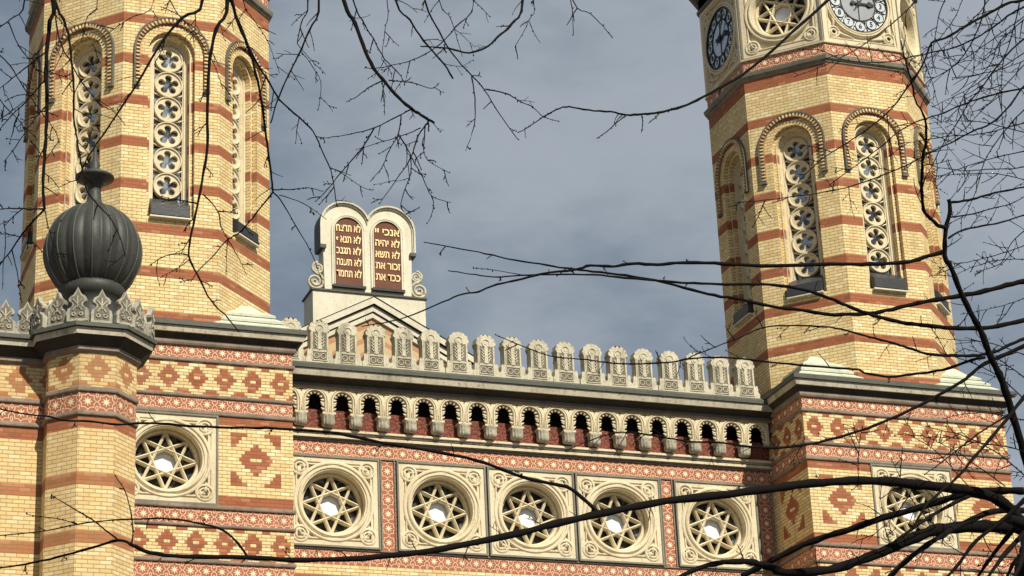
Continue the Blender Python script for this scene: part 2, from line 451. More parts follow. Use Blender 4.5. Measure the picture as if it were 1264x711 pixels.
# ---- pavilions (the square bases of the towers)
LV=dict(cb=18.64,s1b=18.33,t1=18.25,d1b=17.50,t2=17.43,s2b=17.13,t3=17.04,r1=16.83,r2=15.24,bt=15.0,t4=14.92,s3b=14.58,t5=14.52,d2b=13.80,t6=13.72,s4b=13.38)
HP=2.77
def string(m,poly,z0,z1,o=.045,closed=True):
    m.planmould(poly,[(0,z0-.005),(o*.8,z0),(o,z0+.02),(o,z1-.015),(o*.7,z1),(0,z1+.004)],'string_stone',closed)
def pavilion(xc,yc,name):
    m=MB(); sq=[(xc-HP,yc-HP),(xc+HP,yc-HP),(xc+HP,yc+HP),(xc-HP,yc+HP)]
    uo=[HP,.9699+ .0,HP,HP*2-1.0]     # u origin along each edge
    L=LV
    def band(z0,z1,mat,zc): m.planwall(sq,z0,z1,mat,zc)
    band(L['s1b'],L['cb']+.05,'star_tile',L['s1b']-.0)
    band(L['d1b'],L['t1'],'brick_diamond',(L['d1b']+L['t1'])/2-.0367)
    band(L['s2b'],L['t2'],'star_tile',L['s2b']-.02)
    m.planwall(sq,L['r1'],L['t3'],'brick_red',0,skip=(0,)); m.planwall(sq,L['bt']-.06,L['r2'],'brick_red',0,skip=(0,))
    # side walls of the rhomb zone
    zc=(L['r1']+L['r2'])/2
    uc=[0,HP*2-.95,HP,HP*2-.97]
    m.planwall(sq,L['r2'],L['r1'],'brick_rhomb',zc,skip=(0,),uc=uc)
    # front: two rhomb flanks beside the window
    y=yc-HP; PX=1.10
    m.face([(xc-PX,y,L['bt']-.06),(xc+PX,y,L['bt']-.06),(xc+PX,y,L['bt']),(xc-PX,y,L['bt'])],'brick_red')
    for s in (-1,1):
        a,b=sorted((s*HP,s*PX)); c=(a+b)/2
        for z0,z1 in ((L['r1'],L['t3']),(L['bt']-.06,L['r2'])): m.face([(xc+a,y,z0),(xc+b,y,z0),(xc+b,y,z1),(xc+a,y,z1)],'brick_red')
        m.face([(xc+a,y,L['r2']),(xc+b,y,L['r2']),(xc+b,y,L['r1']),(xc+a,y,L['r1'])],'brick_rhomb',[(a-c,L['r2']-zc),(b-c,L['r2']-zc),(b-c,L['r1']-zc),(a-c,L['r1']-zc)])
    band(L['s3b'],L['t4'],'star_tile',L['s3b']-.0)
    band(L['d2b'],L['t5'],'brick_diamond',(L['d2b']+L['t5'])/2-.0367)
    band(L['s4b'],L['t6'],'star_tile',L['s4b'])
    band(GZ,L['s4b'],'brick_tower',0)
    for z0,z1 in ((L['t1'],L['s1b']),(L['t2'],L['d1b']),(L['t3'],L['s2b']),(L['t4'],L['bt']-.0),(L['t5'],L['s3b']),(L['t6'],L['d2b'])): string(m,sq,z0,z1)
    o=part(name,m)
    # knock the red band front away behind the window: the window slab stands 4 mm proud of it
    c=MB()
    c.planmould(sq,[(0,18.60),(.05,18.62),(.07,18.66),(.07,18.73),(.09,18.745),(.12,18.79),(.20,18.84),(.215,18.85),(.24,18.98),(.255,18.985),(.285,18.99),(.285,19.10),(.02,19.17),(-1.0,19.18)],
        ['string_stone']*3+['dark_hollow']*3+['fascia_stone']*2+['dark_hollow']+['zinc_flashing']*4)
    c.face([(xc-1.8,yc-1.8,19.175),(xc+1.8,yc-1.8,19.175),(xc+1.8,yc+1.8,19.175),(xc-1.8,yc+1.8,19.175)],'zinc_flashing')
    part('cornice',c,o,(0,0,0))
    # stepped corner blocks where the square turns into the octagon
    for k in range(4):
        ang=-3*PI/4+k*PI/2
        b=MB()
        def tri(h,e): # right triangle against the diagonal face
            d=2.68; return [(d-.3,-h/2-.3*0),(d,-h/2),(d+h/2,0),(d,h/2),(d-.3,h/2)]
        lays=[(2.46,2.46,19.172,19.235),(2.46,1.98,19.235,19.36),(2.06,2.06,19.36,19.42),(2.06,1.56,19.42,19.55),(1.64,1.64,19.55,19.61),(1.64,1.12,19.61,19.74),(1.0,.4,19.74,19.97)]
        for h0,h1,z0,z1 in lays:
            A=tri(h0,0);B=tri(h1,0)
            n=len(A)
            for i in range(n):
                j=(i+1)%n
                b.face([(A[i][0],A[i][1],z0),(A[j][0],A[j][1],z0),(B[j][0],B[j][1],z1),(B[i][0],B[i][1],z1)],'broach_stone')
            b.face([(q[0],q[1],z1) for q in B],'broach_stone')
        part('corner_block',b,o,(xc,yc,0),ang)
    return o
XR,XL,YT=28.34,10.23,50.8
pavR=pavilion(XR,YT,'pavilion'); pavL=pavilion(XL,YT,'pavilion')
for o,lb in ((pavR,'square tower base at the right, its left flank in shade'),(pavL,'square tower base at the left, beside the small turret')): o['label']=lb
# fix: children of part() given world coords relative to parent at syn origin offset
# ---- rosettes
PZ=(LV['t3']+LV['bt'])/2; PH=(LV['t3']-LV['bt'])/2-.004
CZ0,CZ1=14.80,16.95
ros=rosette(1.085,1.075,.795,.785,(0,0,0),0)
ros.location=W(17.06,49.955,(CZ0+CZ1)/2)
for x in (19.27,21.48): offs(ros,(x,49.955,(CZ0+CZ1)/2))
offs(ros,(24.03,49.955,(CZ0+CZ1)/2)); offs(ros,(14.47,49.955,(CZ0+CZ1)/2))
for x in (XR,XL): offs(ros,(x,YT-HP-.005,PZ),0,(1.012,1,PH/1.075))

# ---- central wall
cw=MB(); x0,x1=12.95,25.6; Y=50.0
def q(m,xa,xb,za,zb,mat,y=Y,ux=0,vz=0): m.face([(xa,y,za),(xb,y,za),(xb,y,zb),(xa,y,zb)],mat,[(xa-ux,za-vz),(xb-ux,za-vz),(xb-ux,zb-vz),(xa-ux,zb-vz)])
q(cw,x0,x1,CZ1,17.33,'star_tile',vz=CZ1+.01)
q(cw,x0,x1,14.42,CZ0,'star_tile',vz=14.44)
q(cw,x0,x1,GZ,14.42,'brick_tower')
for a,b in ((12.95,13.385),(15.555,15.975),(22.565,22.945),(25.115,25.6)):
    c=(a+b)/2; q(cw,a,b,CZ0,CZ1,'star_tile',ux=c-.17,vz=CZ0+.02)
for a,b in ((18.145,18.185),(20.355,20.395)): q(cw,a,b,CZ0,CZ1,'grey_moulding')
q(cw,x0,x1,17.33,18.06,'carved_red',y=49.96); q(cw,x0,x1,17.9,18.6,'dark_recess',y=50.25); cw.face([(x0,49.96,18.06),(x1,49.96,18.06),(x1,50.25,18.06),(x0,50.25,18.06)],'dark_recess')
# dark framing fillets
for z in (CZ1+.012,CZ0-.03): cw.box(x0,x1,49.965,50.01,z-.012,z+.016,'border_stone')
for a in (15.60,15.93,22.61,22.90,25.16,25.50): cw.box(a-.014,a+.014,49.965,50.01,CZ0,CZ1,'border_stone')
part('central_wall',cw)
rf=MB(); rf.box(12.9,25.65,50.3,75,18.6,18.9,'roofing'); part('roof',rf)
st=MB(); ln=[(x0,Y),(x1,Y)]
st.planmould(ln,[(0,17.315),(.04,17.32),(.045,17.36),(.10,17.38),(.105,17.44),(.12,17.455),(.15,17.50),(.17,17.51),(.17,17.56),(.0,17.59)],['grey_moulding','grey_moulding','sooty_moulding','limestone','grey_moulding','sooty_moulding','limestone','limestone','limestone'],closed=False)
part('string_course',st,label='pale ledge running under the arcade')
co_=MB()
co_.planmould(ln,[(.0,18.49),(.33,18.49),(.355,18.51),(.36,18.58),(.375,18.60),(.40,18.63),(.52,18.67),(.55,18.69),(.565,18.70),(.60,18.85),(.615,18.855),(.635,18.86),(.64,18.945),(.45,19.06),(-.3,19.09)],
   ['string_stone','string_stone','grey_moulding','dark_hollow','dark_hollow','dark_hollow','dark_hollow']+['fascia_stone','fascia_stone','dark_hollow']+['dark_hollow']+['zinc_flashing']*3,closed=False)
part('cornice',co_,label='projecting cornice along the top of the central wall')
# ---- arcade bays
def bay():
    m=MB(); w=.657/2; zs=0.0   # origin: arch centre; front at y=0
    r=.225; top=.29; bot=-.27
    arc=[(-r,bot)]+[(-r,-.02)]+[(r*math.cos(PI-PI*i/16),r*math.sin(PI-PI*i/16)) for i in range(17)]+[(r,-.02),(r,bot)]
    for i in range(len(arc)-1):
        (xa,za),(xb,zb)=arc[i],arc[i+1]
        if abs(xa-xb)<1e-6: continue
        m.face([(xa,0,za),(xb,0,zb),(xb,0,top),(xa,0,top)],'limestone')
    for s in (-1,1):
        a,b=sorted((s*w,s*r)); m.face([(a,0,bot),(b,0,bot),(b,0,top),(a,0,top)],'limestone')
        m.face([(a,0,bot),(a,.16,bot),(b,.16,bot),(b,0,bot)],'limestone')
    m.sweep(arc,[(0,0),(0,.16)],'limestone')
    m.sweep(arc,[(.085,0),(.08,-.02),(.06,-.025),(.05,0),(.045,.0),(.04,-.018),(.015,-.02),(0,.0)],'limestone')
    # cusps fringing the arch
    for i in range(9):
        a=-.35+ (PI+.7)*i/8
        rr=r-.03
        cx,cz=rr*math.cos(a),rr*math.sin(a)
        if a<0 or a>PI: cx=math.copysign(rr,math.cos(a))
        m.tube([(cx*1.15,.05,cz*1.15 if 0<=a<=PI else cz),(cx*.93,.05,cz*.93 if 0<=a<=PI else cz+.01),(cx*.70,.05,cz*.72+(.02 if 0<=a<=PI else .035))],[.036,.034,.008],'limestone',5)
    for s in (-1,1):
        for zz in (-.11,-.20):
            m.tube([(s*r*1.02,.05,zz),(s*r*.86,.05,zz+.01),(s*r*.66,.05,zz+.045)],[.034,.030,.008],'limestone',5)
    # trefoil pricked into the spandrel at the left edge of the bay
    for ddx,dz in ((0,-.024),(-.022,.012),(.022,.012)):
        m.disc(-w+ddx,.235+dz,.017,-.004,'dark_recess',8)
    m.tube([(-w,.0,bot),(-w,-.012,.0)],.012,'limestone',4)
    return m
def corbel():
    m=MB()
    pr=[(.0,-.31),(.085,-.305),(.13,-.275),(.148,-.21),(.142,-.13),(.150,-.07),(.158,-.05),(.152,-.02),(.14,0)]
    m.lathe(pr,'corbel_stone',48,(0,.10),mod=lambda t,z:1+.07*math.cos(t*12)*(1 if z<-.06 else 0))
    m.box(-.155,.155,-.01,.28,-.02,.03,'limestone')
    return m
b0=part('arcade_arch',bay(),None,(13.335,49.72,18.2)); cb=lk('corbel',corbel(),b0,(-.657/2,0,-.30)); b0['group']=None; del b0['group']
for k in range(1,19): offs(b0,(13.335+.657*k,49.72,18.2))
for k in range(1):
    pass
# ---- merlons of the central parapet
def merlon():
    m=MB(); 
    pts=[(-.335,0),(.335,0),(.335,.13),(.30,.16),(.295,.30),(.265,.34),(.235,.30),(.222,.33),(.214,.36),(.212,.74),(.215,.79)]
    # scalloped head
    n=7
    head=[]
    for i in range(n):
        a0=-.25+(PI+.5)*i/n; a1=-.25+(PI+.5)*(i+1)/n; am=(a0+a1)/2
        c=(.190*math.cos(am),.84+.165*math.sin(am)); rr=.064
        for k in range(5):
            t=am-PI/2.1+ (PI/1.05)*k/4; head.append((c[0]+rr*math.cos(t),c[1]+rr*math.sin(t)))
    left=[(-a,b) for a,b in pts[::-1] if b>0]
    poly=pts+head+left
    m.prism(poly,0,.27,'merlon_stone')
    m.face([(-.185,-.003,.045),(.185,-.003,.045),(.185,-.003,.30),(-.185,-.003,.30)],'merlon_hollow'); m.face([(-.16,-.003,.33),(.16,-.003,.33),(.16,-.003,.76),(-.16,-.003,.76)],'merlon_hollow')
    def rg(x,z,r,w=.018): m.ring(x,z,[(r+w,.0),(r+w*.7,-.02),(r,-.02),(r-w*.4,0)],'merlon_stone',14); m.disc(x,z,r-w*.4,-.002,'merlon_stone',12)
    rg(0,.84,.085,.022); rg(-.08,.17,.055); rg(.08,.17,.055)
    m.disc(0,.84,.045,-.012,'merlon_stone',8)
    for s in (-1,1):
        for k in range(4):
            m.xbox((s*.085,-.008,.43+.075*k),.09,.03,.022,s*(.95),'merlon_stone')
        m.box(s*.175-.01,s*.175+.01,-.016,0.003,.33,.78,'merlon_stone')
        m.box(s*.175-.01,s*.175+.01,-.016,0.003,.06,.28,'merlon_stone')
    m.box(-.045,.045,-.02,.003,.40,.74,'merlon_stone'); m.ring(0,.37,[(.05,.0),(.045,-.02),(.0,-.022)],'merlon_stone',10)
    m.box(-.17,.17,-.016,.003,.055,.075,'merlon_stone'); m.box(-.17,.17,-.016,.003,.27,.29,'merlon_stone')
    # leaf frame hollows
    for s in (-1,1):
        m.prism([(s*.03-.012,.33),(s*.03+.012,.33),(s*.06+.012,.38),(s*.06-.012,.38)],-.014,.002,'merlon_stone')
    return m
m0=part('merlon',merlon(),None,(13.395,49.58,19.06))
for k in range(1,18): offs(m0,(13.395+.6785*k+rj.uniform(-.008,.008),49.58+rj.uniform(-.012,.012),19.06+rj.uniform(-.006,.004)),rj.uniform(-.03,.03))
ht=MB(); ht.box(25.16,25.44,50.0,50.3,19.05,19.42,'dark_metal'); ht.box(25.12,25.48,49.97,50.33,19.42,19.46,'zinc_flashing'); part('roof_hatch',ht)

# ---- towers
AT=2.70
def octa(x,y,a,off=0):
    R=(a+off)/math.cos(PI/8)
    return [(x+R*math.cos(-PI/2-PI/8+k*PI/4),y+R*math.sin(-PI/2-PI/8+k*PI/4)) for k in range(8)]
TF=AT*math.tan(PI/8)
WZ=25.80; WB=21.95; WR=.54
def towerwall():
    m=MB(); # one face, local, wall front y=0
    return m
def archpath(r,cz,zb,n=20): return [(-r,zb)]+[(-r,cz-.001)]+[(r*math.cos(PI-PI*i/n),cz+r*math.sin(PI-PI*i/n)) for i in range(n+1)]+[(r,cz-.001),(r,zb)]
def face_with_arch(m,T,hw,z0,z1,r,cz,zb,mat):
    def F(pts): m.face([T@Vector((x,0,z)) for x,z in pts],mat,[(x,z) for x,z in pts])
    F([(-hw,z0),(hw,z0),(hw,zb),(-hw,zb)])
    F([(-hw,zb),(-r,zb),(-r,z1),(-hw,z1)]); F([(r,zb),(hw,zb),(hw,z1),(r,z1)])
    A=archpath(r,cz,zb)
    for i in range(2,len(A)-3):
        (xa,za),(xb,zb2)=A[i],A[i+1]
        F([(xa,za),(xb,zb2),(xb,z1),(xa,z1)])
def window_parts():
    m=MB()
    # stepped brick reveal
    o=archpath(WR,WZ,WB-.3)
    m.sweep(o,[(0,0),(0,.12),(-.065,.12),(-.07,.11),(-.095,.11),(-.10,.13),(-.10,.26),(-.135,.27),(-.14,.45)],['brick_tower','brick_tower','limestone','limestone','brick_tower','brick_tower','limestone','limestone'])
    # projecting hood of dentilled brick
    hz=24.90
    h=archpath(.80,WZ,hz)
    m.sweep(h,[(-.06,0),(-.06,-.05),(.045,-.055),(.05,-.075),(.085,-.075),(.085,0)],['hood_brick','hood_brick','hood_brick','grey_moulding','grey_moulding'])
    L=[]
    n=46
    tot=2*(WZ-hz)+PI*.80
    for i in range(n):
        s=(i+.5)/n*tot
        if s<WZ-hz: c=(-.79,hz+s); a=0
        elif s<WZ-hz+PI*.8:
            t=(s-(WZ-hz))/.8; c=(-.79*math.cos(t),WZ+.79*math.sin(t)); a=-t
        else: c=(.79,WZ-(s-(WZ-hz)-PI*.8)); a=0
        m.xbox((c[0],-.065,c[1]),.085,.04,.036,a,'brick_yellow' if i%2 else 'brick_yellow')
    for s in (-1,1): m.box(s*.80-.07,s*.80+.09 if s>0 else s*.80+.07,-.085,-.001,hz-.06,hz,'grey_moulding') if s>0 else m.box(-.89,-.73,-.085,-.001,hz-.06,hz,'grey_moulding')
    # tracery
    t=MB(); r=.405; yt=.31
    t.sweep(archpath(r,WZ,WB),[(0,yt),(-.05,yt),(-.055,yt+.03),(-.075,yt+.03),(-.08,yt+.12)],'limestone')
    nr=6; sp=.64
    for k in range(nr):
        cz=WZ-.02-k*sp
        R=.312
        t.ring(0,cz,[(R+.02,yt+.10),(R+.02,yt+.015),(R+.01,yt-.01),(R-.012,yt-.01),(R-.025,yt+.025)],'limestone',28)
        def foil(a):
            ph=((a-PI/2+PI/5)%(2*PI/5))-PI/5; d=.163;q=.083
            return d*math.cos(ph)+math.sqrt(max(0,q*q-(d*math.sin(ph))**2)) if abs(d*math.sin(ph))<q else .098
        N=50
        for i in range(N):
            a=2*PI*i/N;b=2*PI*(i+1)/N;fa,fb=foil(a),foil(b)
            P=lambda rr,an,y:(rr*math.cos(an),y,cz+rr*math.sin(an))
            t.face([P(R-.02,a,yt+.025),P(fa,a,yt+.025),P(fb,b,yt+.025),P(R-.02,b,yt+.025)],'limestone')
            t.face([P(fa,a,yt+.025),P(fa,a,yt+.12),P(fb,b,yt+.12),P(fb,b,yt+.025)],'limestone')
        for s in (-1,1): # small cusps between the roundels
            if k<nr-1: t.tube([(s*.35,yt+.06,cz-sp/2+.10),(s*.13,yt+.06,cz-sp/2+.0),(s*.35,yt+.06,cz-sp/2-.10)],.022,'limestone',5)
    p=MB(); p.face([(-.45,yt+.13,WB-.2),(.45,yt+.13,WB-.2),(.45,yt+.13,WZ+.45),(-.45,yt+.13,WZ+.45)],'window_glass')
    s=MB()
    s.face([(-.44,.32,WB+.28),(-.44,-.10,WB-.02),(.44,-.10,WB-.02),(.44,.32,WB+.28)],'sill_metal')
    s.box(-.44,.44,-.10,.20,WB-.30,WB-.02,'sill_metal'); s.box(-.47,.47,-.115,.20,WB-.34,WB-.30,'pale_stone')
    for e in (-.44,.44): s.face([(e,.20,WB-.02),(e,-.10,WB-.02),(e,.20,WB+.22)],'sill_metal')
    s.box(-.44,.44,-.13,-.10,WB-.29,WB-.24,'sill_metal')
    return m,t,p,s
wm,wt,wp,wsill=[x for x in window_parts()]
mw,mt_,mp_,ms_=wm.mesh('arched_window'),wt.mesh('tracery'),wp.mesh('window_pane'),wsill.mesh('window_sill')
SZ=29.72; SH=1.27
def clock_parts():
    m=MB()   # stone surround
    hw=TF-.01; 
    rect=[(-hw,-SH),(-hw,SH),(hw,SH),(hw,-SH)]
    m.sweep(rect,[(0,.05),(0,-.03),(-.10,-.03),(-.11,.0),(-.14,.0),(-.15,-.02),(-.17,-.02),(-.18,.05)],'limestone',closed=True)
    a,b=hw-.18,SH-.18
    m.plate_hole(-a,a,-b,b,0,0,.85,.05,'limestone')
    m.ring(0,0,[(.985,.05),(.985,-.01),(.96,-.04),(.93,-.04),(.92,.0),(.90,.0),(.89,-.03),(.86,-.035),(.85,.06)],'limestone',56)
    for sx in (-1,1):
        for sz in (-1,1):
            cx,cz=sx*.80,sz*.93
            m.ring(cx,cz,[(.17,.05),(.17,-.02),(.14,-.03),(.12,.01),(.10,.01),(.09,-.02),(.06,-.02),(.05,.04)],'limestone',18)
            m.disc(cx,cz,.055,.03,'dark_recess',10)
            m.tube([(cx,.03,cz-sz*.1),(cx-sx*.02,.0,cz-sz*.35),(cx+sx*.1,.03,cz-sz*.55)],[.05,.035,.01],'limestone',5)
            m.tube([(cx-sx*.1,.03,cz),(cx-sx*.35,.0,cz+sz*.07),(cx-sx*.6,.03,cz+sz*.1)],[.05,.035,.01],'limestone',5)
    d=MB()
    d.disc(0,0,.85,.045,'clock_glass',48)
    d.disc(0,0,.50,.038,'clock_glass_centre',40)
    d.ring(0,0,[(.855,.05),(.855,.0),(.825,.0),(.82,.04)],'dial_iron',48)
    d.ring(0,0,[(.525,.04),(.52,.02),(.49,.02),(.485,.04)],'dial_iron',40)
    for k in range(12):
        a=k*PI/6; c=(.66*math.cos(a),.66*math.sin(a))
        d.ring(c[0],c[1],[(.155,.04),(.153,.022),(.139,.022),(.137,.04)],'dial_iron',18)
        d.disc(c[0],c[1],.138,.036,'numeral_glass',18)
        a2=a+PI/12
        d.xbox((.745*math.cos(a2),.03,.745*math.sin(a2)),.11,.02,.016,a2,'dial_iron'); d.xbox((.555*math.cos(a2),.03,.555*math.sin(a2)),.08,.02,.016,a2,'dial_iron')
    for a in (PI/2,-PI/2): d.xbox((.25*math.cos(a),.03,.25*math.sin(a)),.50,.015,.02,a,'dial_iron')
    hh=MB()
    hh.xbox((.14,.0,0),.50,.012,.05,0,'dial_iron'); hh.disc(.32,0,.075,-.012,'dial_iron',14); hh.ring(.32,0,[(.075,-.012),(.075,.006)],'dial_iron',14); hh.prism([(.36,-.055),(.50,0),(.36,.055)],-.008,.006,'dial_iron'); hh.disc(-.17,.0,.06,-.012,'dial_iron',12); hh.ring(-.17,0,[(.06,-.012),(.06,.006)],'dial_iron',12)
    mh=MB(); mh.xbox((.22*math.cos(.95),-.02,.22*math.sin(.95)),.85,.012,.035,.95,'dial_iron'); mh.disc(0,0,.06,-.03,'dial_iron',14); mh.ring(0,0,[(.06,-.03),(.06,.02)],'dial_iron',14)
    mh.xbox((.42*math.cos(.95),-.02,.42*math.sin(.95)),.14,.014,.075,.95,'dial_iron')
    return m,d,hh,mh
def textmesh(body,size,mat,ext=.006,off=.0,sx=1.0):
    cu=bpy.data.curves.new('writing','FONT'); cu.body=body; cu.size=size; cu.align_x='CENTER'; cu.align_y='CENTER'; cu.extrude=ext; cu.offset=off; cu.resolution_u=3
    o=bpy.data.objects.new('writing',cu); COL.objects.link(o); bpy.context.view_layer.update()
    dg=bpy.context.evaluated_depsgraph_get(); me=bpy.data.meshes.new_from_object(o.evaluated_get(dg))
    bpy.data.objects.remove(o)
    for v in me.vertices: v.co=Vector((v.co.x*sx,-v.co.z,v.co.y))
    me.materials.clear(); me.materials.append(MATS[mat]); return me
cm,cd,chh,cmh=clock_parts()
clock0=lk('clock',cm,syn,W(0,0,0)); lk('dial',cd,clock0,(0,-.035,0)); lk('hour_hand',chh,clock0,(0,-.035,0)); lk('minute_hand',cmh,clock0,(0,-.035,0))
for k in range(1,13):
    a=PI/2-k*PI/6
    lk('numeral',textmesh(str(k),.205 if k<10 else .16,'dial_iron'),clock0,(.66*math.cos(a),-.007,.66*math.sin(a)))
firstclock=[True]
trm,trt,trp=rosette_meshes(TF-.01,SH,.80,.95,border=.05)
trm=trm.mesh('rosette_window');trt=trt.mesh('star_tracery');trp=trp.mesh('window_pane')
def tower(xc,yc,label):
    m=MB(); oc=octa(xc,yc,AT)
    for k in range(8):
        ph=k*PI/4
        T=Matrix.Translation((xc,yc,0))@Matrix.Rotation(ph,4,'Z')@Matrix.Translation((0,-AT,0))
        face_with_arch(m,T,TF,19.0,27.62,WR,WZ,WB-.3,'brick_tower')
    m.planwall(oc,27.62,27.88,'brick_red',0)
    m.planwall(oc,28.05,28.46,'star_tile',28.09)
    for k in range(8):
        T=Matrix.Translation((xc,yc,0))@Matrix.Rotation(k*PI/4,4,'Z')@Matrix.Translation((0,-AT,0))
        for s in (-1,1):
            a,b=sorted((s*TF,s*(TF-.03))); m.face([T@Vector(p) for p in ((a,0,28.46),(b,0,28.46),(b,0,31.0),(a,0,31.0))],'limestone')
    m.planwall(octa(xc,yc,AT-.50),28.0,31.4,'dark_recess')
    # dark inner core so that no light leaks through the tracery
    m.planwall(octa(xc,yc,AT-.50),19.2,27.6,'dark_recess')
    o=part('tower',m,label=label)
    c=MB()
    c.planmould(oc,[(0,27.86),(.03,27.88),(.04,27.93),(.09,27.95),(.11,28.02),(.115,28.05),(0,28.08)],['sooty_moulding','border_stone','sooty_moulding','border_stone','border_stone','zinc_flashing'])
    part('string_course',c,o,(0,0,0)); c=MB()
    c.planmould(oc,[(0,28.42),(.05,28.43),(.055,28.47),(0,28.49)],'limestone')
    part('string_course',c,o,(0,0,0)); c=MB()
    c.planmould(oc,[(0,30.98),(.08,31.0),(.09,31.08),(.03,31.10)],'grey_moulding')
    c.planmould(oc,[(.03,31.10),(.03,31.42),(.12,31.44),(.3,31.6),(.5,31.9),(.55,32.2),(.1,32.3)],['star_tile']+['grey_moulding']*5)
    c.planwall(octa(xc,yc,AT+.03),31.10,31.42,'star_tile',31.10)
    c.face([(x,y,32.3) for x,y in octa(xc,yc,AT+.1)],'zinc_flashing')
    R=octa(xc,yc,AT)
    part('cornice',c,o,(0,0,0))
    # domed cap above
    d=MB(); d.lathe([(2.4,32.3),(2.4,33.4),(2.7,33.5),(2.9,34.6),(2.5,36.2),(1.2,37.4),(.3,38),(.1,39.5),(0,40)],'dark_metal',24,(xc,yc)); part('dome',d,o)
    for k in range(8):
        ph=k*PI/4
        if 2<=k<=5 : continue   # faces turned away from the street view keep plain openings
        dirv=Vector((math.sin(ph),-math.cos(ph)))
        w=lk('arched_window',mw,syn,W(xc+dirv.x*AT,yc+dirv.y*AT,0),ph)
        lk('tracery',mt_,w);lk('window_pane',mp_,w);lk('window_sill',ms_,w)
        L=W(xc+dirv.x*(AT+.004),yc+dirv.y*(AT+.004),SZ)
        if k%2==0:
            if firstclock[0]: clock0.location=L; clock0.rotation_euler=(0,0,ph); firstclock[0]=False
            else: copytree(clock0,syn,L,ph)
        else:
            r=lk('rosette_window',trm,syn,L,ph); lk('star_tracery',trt,r); lk('window_pane',trp,r)
    return o
tower(XR,YT,'right octagonal clock tower'); tower(XL,YT,'left octagonal tower behind the ribbed ball')

# ---- gable with the tablets
gb=MB(); GX,GY,GP=19.2,62.0,25.58; SL=.53
gw=8.2
gb.face([(GX-gw,GY,GP-SL*gw-2),(GX+gw,GY,GP-SL*gw-2),(GX+gw,GY,GP-SL*gw),(GX,GY,GP),(GX-gw,GY,GP-SL*gw)],'gable_tiles',[(-gw,0),(gw,0),(gw,2),(0,2+SL*gw),(-gw,2)])
gb.box(GX-gw,GX+gw,GY+.01,80,GZ+5,GP-SL*gw-.3,'roofing')
for s in (-1,1):
    gb.face([(GX,GY,GP+.3),(GX+s*gw,GY,GP+.3-SL*gw),(GX+s*gw,80,GP+.3-SL*gw),(GX,80,GP+.3)],'roofing')
part('gable',gb)
gm=MB()
for s in (1,):
    path=[(GX-gw,GP-SL*gw),(GX,GP),(GX+gw,GP-SL*gw)]
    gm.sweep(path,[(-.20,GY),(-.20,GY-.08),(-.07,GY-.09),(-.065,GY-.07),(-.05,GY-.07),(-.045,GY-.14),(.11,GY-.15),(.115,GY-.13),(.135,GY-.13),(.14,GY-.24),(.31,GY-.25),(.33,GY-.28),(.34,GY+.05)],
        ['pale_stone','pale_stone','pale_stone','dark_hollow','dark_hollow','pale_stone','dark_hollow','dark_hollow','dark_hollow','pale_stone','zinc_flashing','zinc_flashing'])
# sweep normals point down for this direction: mirrored so the moulding sits above the rake
o=part('gable_cornice',gm)
pd=MB(); pd.box(17.42,20.86,GY+.02,GY+1.0,24.2,26.10,'pale_stone'); pd.box(17.37,20.91,GY-.03,GY+1.05,26.10,26.15,'zinc_flashing')
tb=part('tablet_monument',pd,label='pair of round-topped stone tablets with gilt writing standing on the gable')
tm=MB(); TC=19.2; dx=.69; r=.70; zc=28.33; yb=GY+.30
def outline(r,half,cz,zb,n=14):
    a0=math.acos(min(1,dx/r))
    rt=[(TC+dx+r*math.cos(t),cz+r*math.sin(t)) for t in [0+ (PI-a0)*i/n for i in range(n+1)]]
    lf=[(TC-dx-r*math.cos(t),cz+r*math.sin(t)) for t in [(PI-a0)-(PI-a0)*i/n for i in range(1,n+1)]]
    return [(TC-half,zb),(TC+half,zb)]+rt+lf
tm.prism(outline(.70,1.33,28.33,26.15),yb,yb+.5,'pale_stone')
hp=outline(.70,1.39,28.33,27.62)
hood=[p for p in hp[2:]]; hood=[(TC+1.39,27.62)]+hood+[(TC-1.39,27.62)]
hood=hood[::-1]
tm.sweep(hood,[(0,yb+.001),(0,yb-.05),(.03,yb-.06),(.035,yb-.10),(.085,yb-.11),(.09,yb+.55)],['pale_stone','pale_stone','grey_moulding','pale_stone','zinc_flashing'])
tm.prism([(TC-1.48,27.55),(TC-1.30,27.55),(TC-1.30,27.66),(TC-1.48,27.66)],yb-.11,yb+.5,'zinc_flashing'); tm.prism([(TC+1.30,27.55),(TC+1.48,27.55),(TC+1.48,27.66),(TC+1.30,27.66)],yb-.11,yb+.5,'zinc_flashing')
part('tablet_slab',tm,tb)
ROWS=(['\u05dc\u05d0 \u05ea\u05e8\u05e6\u05d7','\u05dc\u05d0 \u05ea\u05e0\u05d0\u05e3','\u05dc\u05d0 \u05ea\u05d2\u05e0\u05d1','\u05dc\u05d0 \u05ea\u05e2\u05e0\u05d4','\u05dc\u05d0 \u05ea\u05d7\u05de\u05d3'],
      ['\u05d0\u05e0\u05db\u05d9 \u05d9\u05d9','\u05dc\u05d0 \u05d9\u05d4\u05d9\u05d4','\u05dc\u05d0 \u05ea\u05e9\u05d0','\u05d6\u05db\u05d5\u05e8 \u05d0\u05ea','\u05db\u05d1\u05d3 \u05d0\u05ea'])
